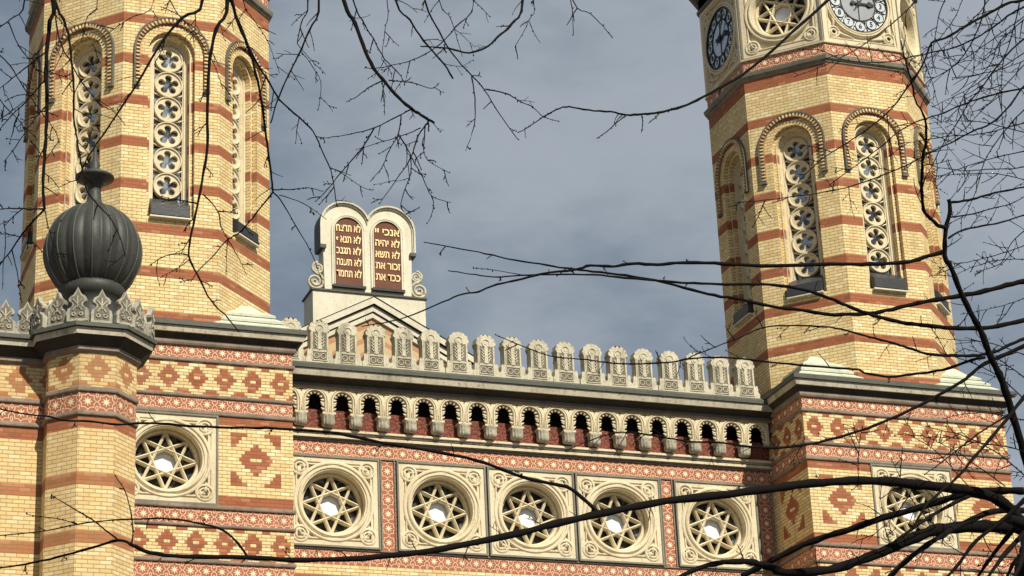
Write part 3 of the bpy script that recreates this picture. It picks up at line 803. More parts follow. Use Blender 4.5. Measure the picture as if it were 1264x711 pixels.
for s,rows in ((-1,ROWS[0]),(1,ROWS[1])):
    c=TC+s*.60; hw=.42; zb,zt=26.42,28.20
    ap=[(-hw+c,zb),(-hw+c,zt)]+[(c+hw*math.cos(PI-PI*i/16),zt+hw*math.sin(PI-PI*i/16)) for i in range(1,16)]+[(hw+c,zt),(hw+c,zb)]
    t=MB(); t.face([(x,yb-.015,z) for x,z in ap[::-1]],'tablet_red')
    t.sweep(ap,[(0,yb-.016),(0,yb-.06),(.03,yb-.065),(.035,yb-.03),(.06,yb-.03),(.065,yb-.05),(.095,yb-.05),(.10,yb)],'pale_stone')
    t.box(c-hw-.08,c+hw+.08,yb-.14,yb,zb-.08,zb-.0,'dark_metal')
    tt=part('tablet',t,tb,(0,0,0))
    # flat list: writing belongs to the tablet; nested one level is not allowed so it is joined in as a child of the monument
    for i,rw in enumerate(rows):
        me=textmesh(rw[::-1],.33,'gilt',.006,.006)
        xs=[v.co.x for v in me.vertices]; w_=max(xs)-min(xs); k=min(1.35,.76/w_) if w_>0 else 1
        zs=[v.co.z for v in me.vertices]
        for v in me.vertices: v.co.x*=k
        lk('gilt_writing',me,tb,Vector((c+.01,yb-.03,28.27-.365*i)))
for s in (-1,1):
    v=MB(); cx=TC+s*1.60
    for (cz,r0,tw) in ((26.52,.25,1),(26.95,.16,-1)):
        pts=[];rad=[]
        for i in range(34):
            t=i/33; a=t*4.3*PI*s*tw+ (PI/2); rr=r0*(1-t)**.8+.02
            pts.append((cx+rr*math.cos(a)-(s*.08 if r0<.2 else 0),yb+.08,cz+rr*math.sin(a))); rad.append(.05*(1-.5*t))
        v.tube(pts,rad,'cresting_stone' if 0 else 'merlon_stone',6)
    v.box(cx-.10 if s>0 else cx-.12,cx+.12 if s>0 else cx+.10,yb+.1,yb+.3,26.15,26.6,'merlon_stone')
    part('scroll',v,tb,(0,0,0))

# ---- street wing with the turret
TX,TY,TA=7.45,42.02,.82; WY=42.12
to=octa(TX,TY,TA)
tu=MB()
tu.planwall(to,15.0,15.74,'brick_wing_diamond',15.33)
tu.planwall(to,14.52,14.92,'star_tile_wing',14.55)
tu.planwall(to,14.20,14.46,'brick_red')
tu.planwall(to,GZ,14.20,'brick_wing',0)
string(tu,to,14.91,15.0); string(tu,to,14.45,14.53)
tur=part('turret',tu,label='slim octagonal brick turret carrying the dark ribbed ball')
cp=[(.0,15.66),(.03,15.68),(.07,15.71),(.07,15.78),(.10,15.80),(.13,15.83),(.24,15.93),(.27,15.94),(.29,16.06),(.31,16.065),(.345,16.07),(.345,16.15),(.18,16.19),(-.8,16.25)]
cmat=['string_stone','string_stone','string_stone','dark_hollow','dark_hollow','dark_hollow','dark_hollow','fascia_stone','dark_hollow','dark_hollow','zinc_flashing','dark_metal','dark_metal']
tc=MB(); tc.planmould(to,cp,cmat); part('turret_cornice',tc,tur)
def crest(m,x,y,z,ang,w=1.0):
    T=Matrix.Translation((x,y,z))@Matrix.Rotation(ang,4,'Z')
    t=MB()
    rt=[(.178,0),(.178,.17),(.165,.235),(.135,.25),(.10,.275),(.085,.315),(.10,.355),(.145,.375),(.152,.42),(.12,.47),(.07,.50),(.035,.56),(0,.64)]
    poly=rt+[(-a,b) for a,b in rt[::-1][1:]]
    t.prism(poly,-.03,.07,'cresting_stone')
    ctr=(0,.25)
    inn=[(a*.72,.05+b*.86) for a,b in poly]
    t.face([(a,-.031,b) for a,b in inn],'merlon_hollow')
    t.xbox((0,-.036,.36),.028,.02,.22,0,'cresting_stone')
    for s in (-1,1): 
        t.ring(s*.06,.13,[(.045,-.03),(.04,-.05),(.02,-.05),(.015,-.03)],'cresting_stone',8)
        t.xbox((s*.045,-.036,.37),.02,.02,.12,-s*.7,'cresting_stone'); t.xbox((s*.05,-.036,.235),.02,.02,.09,s*.6,'cresting_stone')
    i0=len(m.v)
    for f,mi_,uv,sm in zip(t.f,t.m,t.uv,t.sm):
        m.face([T@Vector(t.v[i]) for i in f],t.names[mi_],uv,sm)
cr0=MB(); crest(cr0,0,0,0,0); crm=cr0.mesh('crest_merlon')
first=None
oo=octa(TX,TY,TA,.24)
for k in range(8):
    a=Vector(oo[k]);b=Vector(oo[(k+1)%8]); mid=(a+b)/2; ph=k*PI/4
    for p,an in ((a,ph-PI/8),(mid,ph)):
        lk('crest_merlon',crm,tur,(p.x,p.y,16.17),an,(1.12,1,1.06))
bl=MB(); BZ=18.02
bl.lathe([(.78,16.2),(.72,16.3),(.56,16.5),(.50,16.75),(.50,16.95),(.57,17.02),(.60,17.06),(.625,17.12),(.625,17.22),(.60,17.27),(.54,17.28)],'patina_metal',96,(TX,TY),mod=lambda t,z:1+(.012 if z>17.1 else 0)*math.cos(48*t))
prof=[]
for i in range(25):
    t=-1.0+ (2.34)*i/24
    z=BZ+.97*math.sin(t); rr=.925*math.cos(t)
    prof.append((max(rr,.0),z))
prof=[p for p in prof if p[0]>.22]
prof+=[(.20,19.02),(.145,19.10),(.125,19.30),(.13,19.42),(.17,19.44),(.17,19.50),(.33,19.545),(.375,19.58),(.375,19.615),(.34,19.64),(.15,19.70),(.09,19.80),(.10,19.88),(.05,19.98),(.02,20.25),(0,20.27)]
def rib(t,z):
    if z>18.99: return 1
    k=abs(((t*16/(2*PI))%1)-.5)*2      # 1 at the seam
    e=max(0,1-((z-BZ)/1.0)**2)**.5
    return 1-.055*(k**2.2)*e
bl.lathe(prof,'patina_metal',192,(TX,TY),mod=rib)
for k in range(16):
    a=2*PI*(k+.5)/16; pts=[]
    for (rr,z) in prof:
        if z>18.98 or rr<.2: continue
        q=rr*rib(a,z)+.004; pts.append((TX+q*math.cos(a),TY+q*math.sin(a),z))
    bl.tube(pts,.016,'zinc_flashing',6)
part('finial_seam',MB()) if 0 else None
part('finial_ball',bl,tur,(0,0,0),label='dark ribbed metal ball with a collar and spike')
wg=MB(); wl=[(-30,WY),(TX-.3,WY)]
def wseg(z0,z1,mat,zc=0): wg.face([(-30,WY,z0),(TX,WY,z0),(TX,WY,z1),(-30,WY,z1)],mat,[(-37.4,z0-zc),(.05,z0-zc),(.05,z1-zc),(-37.4,z1-zc)])
wseg(15.0,15.74,'brick_wing_diamond',15.33); wseg(14.52,14.92,'star_tile_wing',14.55); wseg(14.2,14.46,'brick_red'); wseg(GZ,14.2,'brick_wing')
wl2=[(-30,WY),(TX,WY)]
string(wg,wl2,14.91,15.0,closed=False); string(wg,wl2,14.45,14.53,closed=False)
wg.planmould(wl2,cp,cmat,closed=False)
wg.box(-30,TX,WY+.05,WY+6,GZ,16.1,'brick_wing')
wgo=part('wing_wall',wg,label='lower brick wing wall to the left of the turret')
x=6.62
while x>2:
    lk('crest_merlon',crm,wgo,(x,WY-.24,16.17),0,(1.12,1,1.06)); x-=.40

# ------------------------------------------------------------------ bare trees in front
rnd=random.Random(11)
LIMBS=[]   # (pixel-free) store of placed limb points for joints: (px,py,depth)
def P3(x,y,d):
    r=ray(x,y); return r*(d/r.y)
def smoothpts(pts,k=3):
    out=[]
    n=len(pts)
    for i in range(n-1):
        p0=pts[max(i-1,0)];p1=pts[i];p2=pts[i+1];p3=pts[min(i+2,n-1)]
        for j in range(k):
            t=j/k
            out.append(tuple(.5*((2*p1[a])+(-p0[a]+p2[a])*t+(2*p0[a]-5*p1[a]+4*p2[a]-p3[a])*t*t+(-p0[a]+3*p1[a]-3*p2[a]+p3[a])*t**3) for a in range(len(p1))))
    out.append(tuple(pts[-1])); return out
PXM=1/2937.7
def bud(m,p,r):
    a=[p+Vector(v)*r for v in ((1,0,0),(0,1,0),(-1,0,0),(0,-1,0),(0,0,1.5),(0,0,-1.5))]
    for q in ((0,1,4),(1,2,4),(2,3,4),(3,0,4),(1,0,5),(2,1,5),(3,2,5),(0,3,5)): m.face([a[i] for i in q],'bark_young',[(0,0)]*3)
def twig(m,x,y,d,ang,length,w,level,droop=0.0):
    """a thin shoot growing from a limb: wanders in angle and in depth"""
    n=max(3,int(length/7)); st=length/n; pts=[(x,y,d)]; a=ang; dd=rnd.uniform(-.012,.012)
    curl=rnd.uniform(-.13,.13)
    for i in range(n):
        a+=curl+rnd.uniform(-.16,.16)
        if droop: a+=droop*math.cos(a)*.10
        x+=math.cos(a)*st; y+=math.sin(a)*st; d+=dd*st*.35
        pts.append((x,y,d))
        if level>0 and rnd.random()<.42 and i<n-1:
            twig(m,x,y,d,a+rnd.choice((-1,1))*rnd.uniform(.4,1.0),length*rnd.uniform(.25,.55),w*.75,level-1,droop)
    sc_=d*PXM*1.07
    r=[max(.62,w*1.3*(1-.55*i/len(pts)))*sc_*.5 for i in range(len(pts))]
    m.tube([P3(*p) for p in pts],r,'bark_young',4)
    budr=rnd.random()
    if budr<.75:
        for p in pts[1:]:
            if rnd.random()<(.75 if budr<.35 else .35): bud(m,P3(p[0]+rnd.uniform(-1,1),p[1]+rnd.uniform(-1,1),p[2]),rnd.uniform(.7,1.25)*sc_)
def grow(tree,pts,w0,w1,dens=1.0,d0=None,d1=None,maxlen=34,droop=0.0,joints=True,lvl=1):
    # depth: taken from the limb it leaves, else its own
    x,y=pts[0]; d=d0
    if d is None:
        best=None
        for (a,b,c) in LIMBS:
            e=(a-x)**2+(b-y)**2
            if best is None or e<best[0]: best=(e,c)
        d=best[1] if best and best[0]<10**2 else rnd.uniform(9.5,12.5)
    de=d1 if d1 is not None else d+rnd.uniform(-.9,.9)
    L=[0]
    for i in range(1,len(pts)): L.append(L[-1]+math.hypot(pts[i][0]-pts[i-1][0],pts[i][1]-pts[i-1][1]))
    full=[(p[0],p[1],d+(de-d)*L[i]/max(L[-1],1)) for i,p in enumerate(pts)]
    sm=smoothpts(full,4)
    for p in sm: LIMBS.append(p)
    n=len(sm); m=MB(); rad=[]
    for i,p in enumerate(sm):
        w=w0+(w1-w0)*(i/(n-1)); knob=1+.10*math.sin(i*1.7)+rnd.uniform(-.06,.10)
        rad.append(max(.8,w*1.22*knob)*.5*p[2]*PXM*1.07)
    # small kinks at the nodes
    s2=[(p[0]+(rnd.uniform(-.45,.45) if 0<i<n-1 else 0),p[1]+(rnd.uniform(-.45,.45) if 0<i<n-1 else 0),p[2]) for i,p in enumerate(sm)]
    m.tube([P3(*p) for p in s2],rad,'bark' if w0>2.2 else 'bark_young',8 if w0>5 else 6)
    step=0; nxt=rnd.uniform(8,26)/max(dens,.05)
    for i in range(1,n):
        a=s2[i-1];b=s2[i]; seg=math.hypot(b[0]-a[0],b[1]-a[1]); step+=seg
        sc_=b[2]*PXM*1.07
        if w0<4.5 and rnd.random()<.5: bud(m,P3(b[0]+rnd.uniform(-1.4,1.4),b[1]+rnd.uniform(-1.4,1.4),b[2]),rnd.uniform(.8,1.3)*sc_)
        if dens>0 and step>nxt:
            step=0; nxt=rnd.uniform(9,27)/dens
            t=math.atan2(b[1]-a[1],b[0]-a[0])+rnd.choice((-1,1))*rnd.uniform(.45,1.25)
            twig(m,b[0],b[1],b[2],t,rnd.uniform(.25,1)*maxlen,rnd.uniform(.9,1.5),lvl,droop)
    o=lk('branch',m,tree,-tree.location)
    return o
def tree(label,base):
    t=bpy.data.objects.new('bare_tree',None); COL.objects.link(t); t.location=base; t['label']=label; t['category']='tree'; t['group']='bare trees in front of the synagogue'
    return t
def tubepx(t,name,pts,mat='bark',n=10):
    sm=smoothpts(pts,5); m=MB()
    m.tube([P3(*p[:3]) for p in sm],[p[3]*.5*p[2]*PXM for p in sm],mat,n)
    for p in sm: LIMBS.append(p[:3])
    return lk(name,m,t,-t.location)
# ---- right-hand tree: trunk stands just outside the frame
HR=P3(1500,700,11)
tr=tree('bare tree whose thick dark limbs sweep in from the lower right corner',(HR.x,HR.y,GZ))
m=MB(); top=P3(1440,-250,11.3)
tp=[(HR.x+.05,HR.y,GZ),(HR.x,HR.y,0.5),(HR.x-.03,HR.y,2.5),tuple(HR),tuple(P3(1470,300,11.1)),tuple(top)]
m.tube([Vector(p)-Vector((HR.x,HR.y,GZ)) for p in smoothpts(tp,5)],[.26-.2*i/25 for i in range(26)],'bark',14); lk('trunk',m,tr)
for p in ((1500,700,11),(1490,500,11.05),(1470,300,11.1),(1450,100,11.2),(1440,-100,11.3)): LIMBS.append(p)
tubepx(tr,'branch',[(1500,760,11,30),(1400,720,10.9,26),(1310,672,10.8,24),(1268,650,10.8,20),(1244,640,10.7,14)])
G=lambda *a,**k: grow(tr,*a,**k)
G([(1262,648),(1240,622),(1210,609),(1180,603),(1130,598),(1090,594),(1040,594),(990,598),(960,602),(900,610),(820,619),(760,630),(700,643),(640,658),(560,675),(500,684),(430,690),(360,691),(305,688),(226,687),(186,682),(163,673)],13,3.6,.45,d0=10.8,d1=9.6,maxlen=26)
G([(163,673),(146,667),(110,677),(70,688),(33,696),(-5,702)],3,1.6,.3,maxlen=14)
G([(146,667),(113,641),(93,629),(63,611)],2,.8,.3,maxlen=12)
G([(163,673),(164,655),(163,640),(156,610),(143,588)],1.8,.8,.2,maxlen=12)
G([(305,688),(297,675),(276,655),(246,646),(216,641),(184,640),(140,642),(96,647),(56,655),(-4,661)],2.6,1,.3,maxlen=16)
G([(96,647),(70,640),(33,635)],1,.6,0)
G([(738,632),(719,615),(699,601),(656,592),(618,579),(588,568),(530,556),(473,547),(416,535),(340,529),(300,528),(240,526),(180,522),(144,524),(111,520),(78,519),(61,514),(23,510),(-5,503)],4.2,1.4,.18,maxlen=18)
G([(1264,606),(1240,606),(1215,606),(1185,611),(1160,619),(1130,628),(1090,639),(1053,652),(1024,661),(992,672),(964,686),(942,697),(915,712)],8.5,6,.5)
G([(1280,668),(1264,652),(1244,651),(1215,650),(1182,651),(1152,655),(1123,666),(1094,679),(1061,692),(1024,703),(971,707),(950,700),(932,695),(914,693),(886,695),(861,702),(838,713)],17,4.5,.5)
G([(1270,630),(1244,630),(1222,632),(1200,641),(1182,650),(1163,661),(1138,677),(1112,698),(1096,715)],7,6,.6)
G([(1215,606),(1182,619),(1149,637),(1127,652),(1105,668)],4.5,3,.6)
G([(1300,680),(1285,640),(1275,600),(1264,560),(1251,516),(1240,479),(1231,457),(1221,437),(1211,409),(1201,391),(1186,361),(1173,328),(1168,322),(1166,307),(1168,281),(1173,261),(1171,246)],10.5,4.5,.9,maxlen=40,d0=10.6,d1=10)
G([(1168,281),(1158,278),(1148,269),(1140,259),(1138,236),(1138,211),(1140,190),(1143,175),(1143,152),(1138,137),(1130,124),(1125,101),(1118,76),(1112,50)],5,1.5,1.1,maxlen=40)
G([(1173,250),(1196,247),(1216,241),(1242,235),(1270,230)],3.2,2,.8)
G([(1171,294),(1186,285),(1211,279),(1237,274),(1270,263)],2.6,2,.9)
G([(1173,268),(1201,264),(1226,257),(1247,252),(1270,240)],1.8,1,.9)
G([(1166,310),(1140,318),(1115,324),(1074,326),(1024,326),(941,328),(882,325),(842,324),(812,327),(782,325),(757,329),(729,328),(709,333),(669,338),(639,346),(613,351),(590,360),(570,363),(546,373),(500,392),(469,399),(446,403)],5,1,.16,maxlen=14)
G([(1270,346),(1242,352),(1216,359),(1186,365),(1155,370),(1125,376),(1100,382),(1074,387),(1049,388),(1022,388),(988,383),(951,378),(907,368),(889,366),(855,358),(809,346),(772,340),(732,335),(699,331),(666,326),(626,319),(590,311),(550,304),(523,299)],6.2,1,.22,maxlen=16)
G([(1270,394),(1239,401),(1211,405),(1176,405),(1145,402),(1120,399),(1095,394),(1072,387),(1044,377),(1024,368),(985,356),(941,351),(907,351),(865,350),(832,348),(772,343),(732,339),(686,339),(643,340),(609,342),(580,338),(553,334)],5.8,1,.25,maxlen=16)
G([(643,339),(609,333),(585,331)],.9,.6,0)
G([(1270,416),(1247,425),(1226,435),(1201,439),(1176,439),(1145,437),(1120,429),(1100,423),(1074,416),(1049,409),(1024,404),(975,402),(941,405),(907,419),(874,432),(840,446)],4.2,1,.8,maxlen=30)
G([(1270,424),(1242,437),(1216,449),(1196,464),(1189,470),(1163,485),(1134,501),(1097,518),(1061,532),(1010,546),(971,552),(928,552),(886,546),(850,545),(815,539),(780,534),(758,535),(727,544),(697,557)],5,1,.7,maxlen=34)
G([(1216,441),(1201,444),(1176,453),(1150,459),(1125,462),(1100,465),(1069,461),(1059,456),(1024,454),(960,448),(901,442),(860,442),(825,447),(779,449),(746,447),(726,444),(686,441),(659,433),(633,422),(613,414)],3.4,.9,.35,maxlen=26)
G([(1270,484),(1264,490),(1244,516),(1222,542),(1200,567),(1182,589),(1145,622),(1127,652)],4.5,2.6,.9)
G([(1244,512),(1207,536),(1171,564),(1141,586)],2.6,1,.8)
for a in ([(1275,632),(1250,655),(1222,690),(1205,715)],[(1275,650),(1245,678),(1218,715)],[(1280,668),(1255,690),(1240,718)],[(1270,612),(1238,642),(1205,668),(1180,700),(1165,716)],[(1264,655),(1262,690),(1250,716)]): G(a,rnd.uniform(4,9),3,1.2,maxlen=36)
G([(1275,676),(1266,700),(1262,720)],24,20,1)
G([(1290,-8),(1259,1),(1242,5),(1216,19),(1191,33),(1171,45),(1150,53),(1143,71),(1133,91),(1118,111),(1100,134),(1074,157),(1044,177),(1010,200),(985,225)],4,1,.9,maxlen=40,droop=1)
G([(1280,0),(1264,8),(1244,20),(1221,37),(1201,49),(1176,59),(1145,66),(1120,71),(1100,76),(1069,77),(1039,73),(1015,62)],2.6,.9,1,maxlen=36,droop=1)
G([(1136,-6),(1112,20),(1087,40),(1069,53),(1044,68),(1010,84),(980,95)],1.8,.8,.8,droop=1)
G([(1216,-6),(1213,20),(1201,49),(1186,73),(1168,88),(1148,99),(1130,116)],2,.8,1.2,droop=1)
G([(1275,40),(1264,48),(1244,66),(1224,91),(1211,109),(1196,127),(1181,152),(1166,175),(1151,203),(1135,235)],2.4,.9,1.2,maxlen=44)
G([(1275,106),(1239,114),(1214,120),(1186,130),(1166,139),(1135,149),(1110,162),(1085,183),(1057,204),(1024,228)],2.4,1,1.2,maxlen=40)
G([(1275,100),(1264,106),(1247,129),(1224,152),(1201,162),(1176,175),(1140,193),(1112,207),(1074,222),(1039,233),(1000,240),(945,247),(908,250)],2.8,.8,.9,maxlen=40)
G([(1270,130),(1250,150),(1230,175),(1215,200),(1205,235),(1190,270)],1.8,.8,1.2,maxlen=44)
G([(1270,185),(1240,192),(1210,200),(1180,210),(1160,218)],1.5,.8,1.1,maxlen=36)
G([(1260,-6),(1250,40),(1238,80),(1236,130),(1240,170)],1.5,.8,1.3,maxlen=40)
G([(1275,70),(1240,84),(1205,92),(1175,96)],1.4,.8,1.3,maxlen=40)
G([(1270,20),(1235,50),(1222,80),(1190,118),(1180,150)],1.6,.8,1.3,maxlen=44)
G([(1270,280),(1248,300),(1235,325),(1205,335)],1.4,.8,1.2,maxlen=34)
G([(1270,470),(1245,452),(1225,440),(1190,430)],1.6,.8,1.2,maxlen=34)
G([(1270,500),(1240,470),(1205,450),(1160,435)],1.8,.8,1.1,maxlen=34)
G([(1170,-8),(1160,15),(1155,40),(1152,62)],1.6,.8,1.4,maxlen=36,droop=1)
# the long sprig that hangs across the clock
G([(1046,-24),(1022,0),(992,27),(951,64),(914,94),(884,111),(854,127),(830,135),(808,140),(792,141),(773,142),(754,138),(727,136),(703,132),(687,135),(668,146),(652,157),(639,164)],4.2,1,.12,d0=10.4,d1=9.8,maxlen=12)
G([(773,142),(760,152),(749,162),(738,170)],1.5,.9,.0); G([(792,142),(793,152),(792,163)],1.4,.9,0); G([(813,141),(807,147),(801,152)],1.4,.9,0); G([(768,142),(762,148),(760,156)],1.2,.8,0)
def shoot(x,y,a,L,w,bend,**k):
    pts=[(x,y)]; n=max(4,int(L/24))
    for i in range(n):
        a+=bend/n+rnd.uniform(-.12,.12); x+=math.cos(a)*L/n; y+=math.sin(a)*L/n; pts.append((x,y))
    G(pts,w,.7,k.get('dens',1.2),maxlen=k.get('maxlen',38),lvl=k.get('lvl',1))
for (x,y,a,L,w,b) in ((1272,15,2.7,150,1.5,-.3),(1272,60,2.5,140,1.4,.3),(1272,150,2.9,170,1.6,.4),(1272,165,3.4,130,1.3,-.4),(1272,205,3.0,150,1.5,.3),(1272,225,3.5,120,1.2,-.5),
    (1240,-6,1.9,120,1.3,.5),(1190,-6,1.7,110,1.2,.6),(1225,-6,2.2,150,1.4,.4),(1272,300,2.8,110,1.3,.3),(1272,320,3.3,100,1.2,-.5),(1272,365,2.8,90,1.1,.3),(1272,440,3.5,120,1.3,-.4),
    (1272,520,3.4,110,1.5,-.5),(1272,560,3.6,130,1.6,-.4),(1268,590,3.9,150,1.8,-.5),(1240,600,3.9,120,1.5,-.4),(1200,606,4.1,110,1.4,-.5),(1160,655,3.9,110,1.4,.5),(1100,676,4.2,90,1.3,.5),(1130,598,1.9,90,1.4,.4),(1060,596,4.5,70,1.1,.3),(1264,80,2.2,160,1.5,.5)):
    shoot(x,y,a,L,w,b)
# ---- left-hand tree: a limb passes above the frame and its shoots hang down
HL=P3(-640,900,11.5)
tl=tree('bare tree whose thin dark branches hang into the upper left of the sky',(HL.x,HL.y,GZ))
m=MB(); tp=[(HL.x,HL.y,GZ),(HL.x,HL.y,.4),(HL.x+.05,HL.y,1.8),tuple(P3(-600,500,11.4)),tuple(P3(-560,150,11.2))]
m.tube([Vector(p)-Vector((HL.x,HL.y,GZ)) for p in smoothpts(tp,5)],[.30-.15*i/20 for i in range(21)],'bark',14); lk('trunk',m,tl)
tubepx(tl,'branch',[(-600,520,11.4,60),(-480,120,11.2,46),(-250,-150,11,34),(50,-230,10.8,28),(350,-240,10.6,22),(650,-200,10.5,15),(800,-150,10.4,8)])
tubepx(tl,'branch',[(-560,330,11.3,30),(-350,180,11,22),(-180,110,10.8,16),(-60,90,10.6,11),(-20,130,10.6,7)])
def H(pts,w0,w1,*a,top=True,**k):
    if top and pts[0][1]<=2:
        x=pts[0][0]; pts=[(x+(-60 if x<500 else -30),-225 if x<500 else -205),(x-25,-110)]+pts
        k.setdefault('d0',10.75-.0004*x)
    return grow(tl,pts,w0,w1,*a,droop=.8,**k)
H([(66,0),(62,25),(58,58),(57,96),(58,131),(57,162),(55,196),(53,230),(55,258)],5.2,3,.9,maxlen=38)
H([(55,258),(39,258),(17,257),(-6,259)],1.9,1,.8); H([(55,258),(42,272),(28,288),(14,309),(-4,331)],2.2,1.2,.8)
H([(55,258),(58,272),(63,292),(73,317)],1.4,.8,.5,maxlen=18); H([(28,288),(45,303),(57,316)],1.2,.7,.2)
H([(5,272),(7,300),(4,329),(3,357)],1.2,.7,.5); H([(15,309),(21,334),(24,357),(27,372)],1.3,.7,.7)
H([(68,0),(78,23),(85,45),(88,73),(91,106),(91,142),(94,165),(97,185),(103,217),(108,236),(121,253),(138,272),(149,295),(155,317)],3.2,.9,.6,maxlen=30)
H([(67,2),(68,15),(71,38),(78,61),(87,76),(96,94),(111,114),(124,130),(137,135)],2,.8,.6)
H([(250,0),(225,22),(197,56),(169,104),(146,138),(124,171),(107,197),(96,222)],4.2,1.2,.7,maxlen=40)
H([(281,0),(267,36),(259,73),(256,121),(256,180),(251,214),(244,251),(237,285),(233,315),(244,339),(261,372),(278,389),(295,410)],4.8,1.2,.45,maxlen=30)
H([(286,0),(295,31),(309,65),(318,101),(325,140),(330,180),(335,220),(337,237)],4.2,2.2,.7,maxlen=34)
H([(337,237),(349,251),(365,278),(382,308),(396,342)],1.6,.8,.3,maxlen=14)
H([(337,237),(318,261),(298,285),(281,296),(264,315),(247,332),(235,348)],1.9,.8,.5,maxlen=22)
H([(281,296),(280,308),(279,342)],1.2,.6,.4,maxlen=18); H([(281,296),(290,310),(305,340)],1.2,.6,.4,maxlen=18)
H([(251,240),(269,261),(272,278),(281,295)],1.6,1,.7,maxlen=26)
H([(337,234),(362,234),(379,232),(399,236)],1.3,.7,.5,maxlen=12); H([(345,241),(375,251),(403,271)],1.1,.6,.5,maxlen=14)
H([(284,-2),(298,34),(315,74),(332,101),(345,123),(369,145),(386,162),(399,189),(409,213),(413,236),(416,255)],3,1,.6,maxlen=34)
H([(408,207),(425,216),(445,230),(460,235)],1,.6,.8,maxlen=22)
H([(394,0),(382,37),(369,67),(355,94),(342,125),(334,152)],3,1.4,.9,maxlen=32); H([(380,0),(372,27),(367,54)],1.9,1,.8)
H([(372,64),(382,77),(396,101),(393,135)],1.1,.6,.5); H([(367,54),(385,75),(402,92)],1,.6,.5)
H([(424,0),(438,28),(448,56),(461,84),(475,101),(492,121),(509,135),(520,142),(536,152)],5,2.8,.5,maxlen=30)
H([(520,142),(528,148),(529,162)],2.4,1.4,0)
H([(507,135),(492,143),(462,158),(433,165),(406,170)],1.7,.8,.3,maxlen=14)
H([(462,158),(451,177),(439,192),(421,213),(400,239),(389,249)],2,.8,.9,maxlen=26)
H([(495,143),(492,165),(480,186),(471,207),(457,224)],1.6,.8,.9,maxlen=26)
H([(492,166),(501,180),(510,198),(522,219),(533,242),(557,250)],1.6,.7,.9,maxlen=26); H([(533,242),(535,257),(528,275)],1.1,.6,.3)
H([(528,152),(516,168),(507,195),(489,222),(469,251)],2.1,.8,1,maxlen=28)
H([(507,195),(507,213),(498,239),(495,257),(507,269)],1.4,.6,.9,maxlen=22)
H([(525,155),(523,183),(528,198),(554,213)],1.3,.6,1.1,maxlen=22); H([(519,158),(495,168),(465,177),(439,185)],1.3,.6,.9,maxlen=20)
H([(471,100),(454,109),(442,118),(427,126)],1.6,.7,.3); H([(471,100),(474,118),(475,142)],1.4,.7,.3)
H([(480,99),(507,102),(533,109),(542,102)],1.4,.7,.5,maxlen=22)
H([(436,0),(447,25),(461,48),(475,73),(492,90),(500,104)],2,1,.8)
H([(488,0),(506,25),(523,50),(548,79),(559,97)],2.6,2,.6)
H([(524,0),(542,39),(559,67),(582,93),(599,112),(616,140),(640,173)],2.4,.9,.5,maxlen=26)
H([(582,93),(586,121),(585,155),(575,186)],1.6,.8,.4,maxlen=18); H([(599,110),(624,115),(640,124),(657,132),(671,144),(690,150)],1.6,.7,.6,maxlen=24)
H([(645,0),(630,31),(614,46),(599,59),(579,65),(554,60),(534,58),(519,57)],3.6,1.4,.5,maxlen=26)
H([(585,0),(562,34),(542,55),(520,69),(500,77),(466,84),(450,84)],1.7,.8,.6)
H([(542,0),(556,22),(565,50),(571,70)],1.4,.7,.4); H([(478,0),(475,39),(471,73)],1.2,.6,.4)
H([(704,0),(707,20),(708,43)],1.3,.8,0); H([(707,0),(729,17),(756,46)],1.6,.9,.1)
H([(659,0),(653,25),(636,57)],1.3,.7,.8,maxlen=22); H([(654,28),(660,42),(667,53)],1,.6,.3)
H([(30,0),(13,23),(-4,36)],2,1.2,1); H([(11,28),(23,56),(38,76),(50,92)],1.4,.8,1)
for a in ([(57,64),(35,81),(15,97),(-4,112)],[(56,98),(33,124),(15,142),(-4,163)],[(57,130),(40,150),(20,180),(5,200)]): H(a,1.6,.8,1.2,maxlen=34)
H([(-20,50),(12,81),(28,106),(50,137),(68,162),(73,178)],1.5,.7,1.1,maxlen=34); H([(-20,90),(5,130),(25,150),(38,175)],1.4,.7,1.2,maxlen=34); H([(-20,160),(10,140),(30,125)],1.4,.8,1)
H([(244,251),(220,247),(200,249)],1.6,.8,1,maxlen=24); H([(233,315),(217,313),(200,318),(184,328)],1.5,.7,.5); H([(235,320),(217,332),(198,343)],1.1,.6,.3)
H([(120,0),(108,20),(100,50)],1.2,.7,.8,maxlen=30); H([(190,0),(160,22),(135,40),(110,58)],1.3,.7,.8,maxlen=34)
H([(300,0),(310,20),(330,50),(345,90)],1.3,.7,1,maxlen=34); H([(210,0),(240,40),(262,75),(275,110)],1.3,.7,.8,maxlen=30)

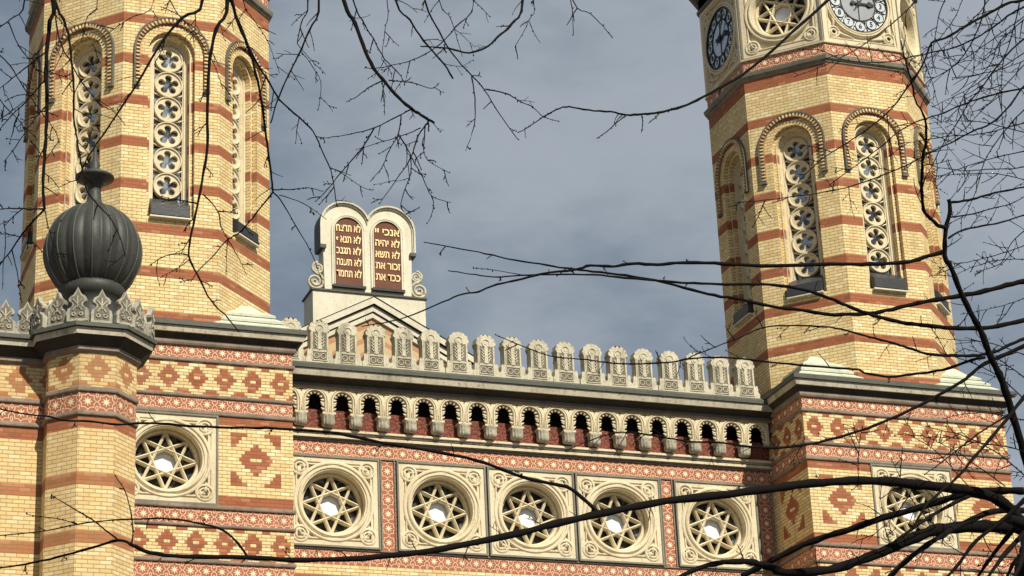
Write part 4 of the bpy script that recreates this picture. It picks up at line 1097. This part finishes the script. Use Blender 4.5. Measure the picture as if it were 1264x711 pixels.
# ------------------------------------------------------------------ light
EL,AZ=math.radians(43),math.radians(13)      # sun high, slightly to the right of the facade's axis, behind the camera
sd=Vector((math.sin(AZ)*math.cos(EL),-math.cos(AZ)*math.cos(EL),math.sin(EL)))
su=bpy.data.lights.new('sun','SUN'); su.energy=5.0; su.angle=math.radians(.55); su.color=(1,.93,.80)
so=bpy.data.objects.new('sun',su); COL.objects.link(so); so.rotation_euler=(-sd).to_track_quat('-Z','Y').to_euler()
w=bpy.data.worlds.new('World'); sc.world=w; w.use_nodes=True
class WW: pass
nt=w.node_tree; nb=WW(); nb.nt=nt; nb.n=nt.nodes; nb.l=nt.links; X.nb=nb
bg=nt.nodes['Background']; out=nt.nodes['World Output']
sky=nt.nodes.new('ShaderNodeTexSky'); sky.sky_type='NISHITA'; sky.sun_disc=False; sky.sun_elevation=EL
sky.sun_rotation=PI-AZ if False else math.atan2(sd.x,sd.y)
bg.inputs['Strength'].default_value=.09; nt.links.new(sky.outputs[0],bg.inputs['Color'])
bg2=nt.nodes.new('ShaderNodeBackground'); bg2.inputs['Strength'].default_value=1.0
tc_=nt.nodes.new('ShaderNodeTexCoord'); mp=nt.nodes.new('ShaderNodeMapping'); mp.inputs['Scale'].default_value=(1,1,2.2); nt.links.new(tc_.outputs['Generated'],mp.inputs['Vector'])
vec=X(mp.outputs[0])
n1=noise(3.2,6,vec,.6); n2=noise(9,5,vec,.6); n3=noise(1.3,3,vec)
k=smooth(n1*.62+n2*.26+n3*.2,.42,.66)
cc=mix(k,(.140,.182,.236),(.355,.392,.43))
nt.links.new(cc.s,bg2.inputs['Color'])
ms=nt.nodes.new('ShaderNodeMixShader'); ms.inputs[0].default_value=.88
nt.links.new(bg.outputs[0],ms.inputs[1]); nt.links.new(bg2.outputs[0],ms.inputs[2]); nt.links.new(ms.outputs[0],out.inputs['Surface'])
sc.view_settings.view_transform='Standard'; sc.view_settings.look='None'; sc.view_settings.exposure=.16; sc.view_settings.gamma=1
sc.cycles.max_bounces=6
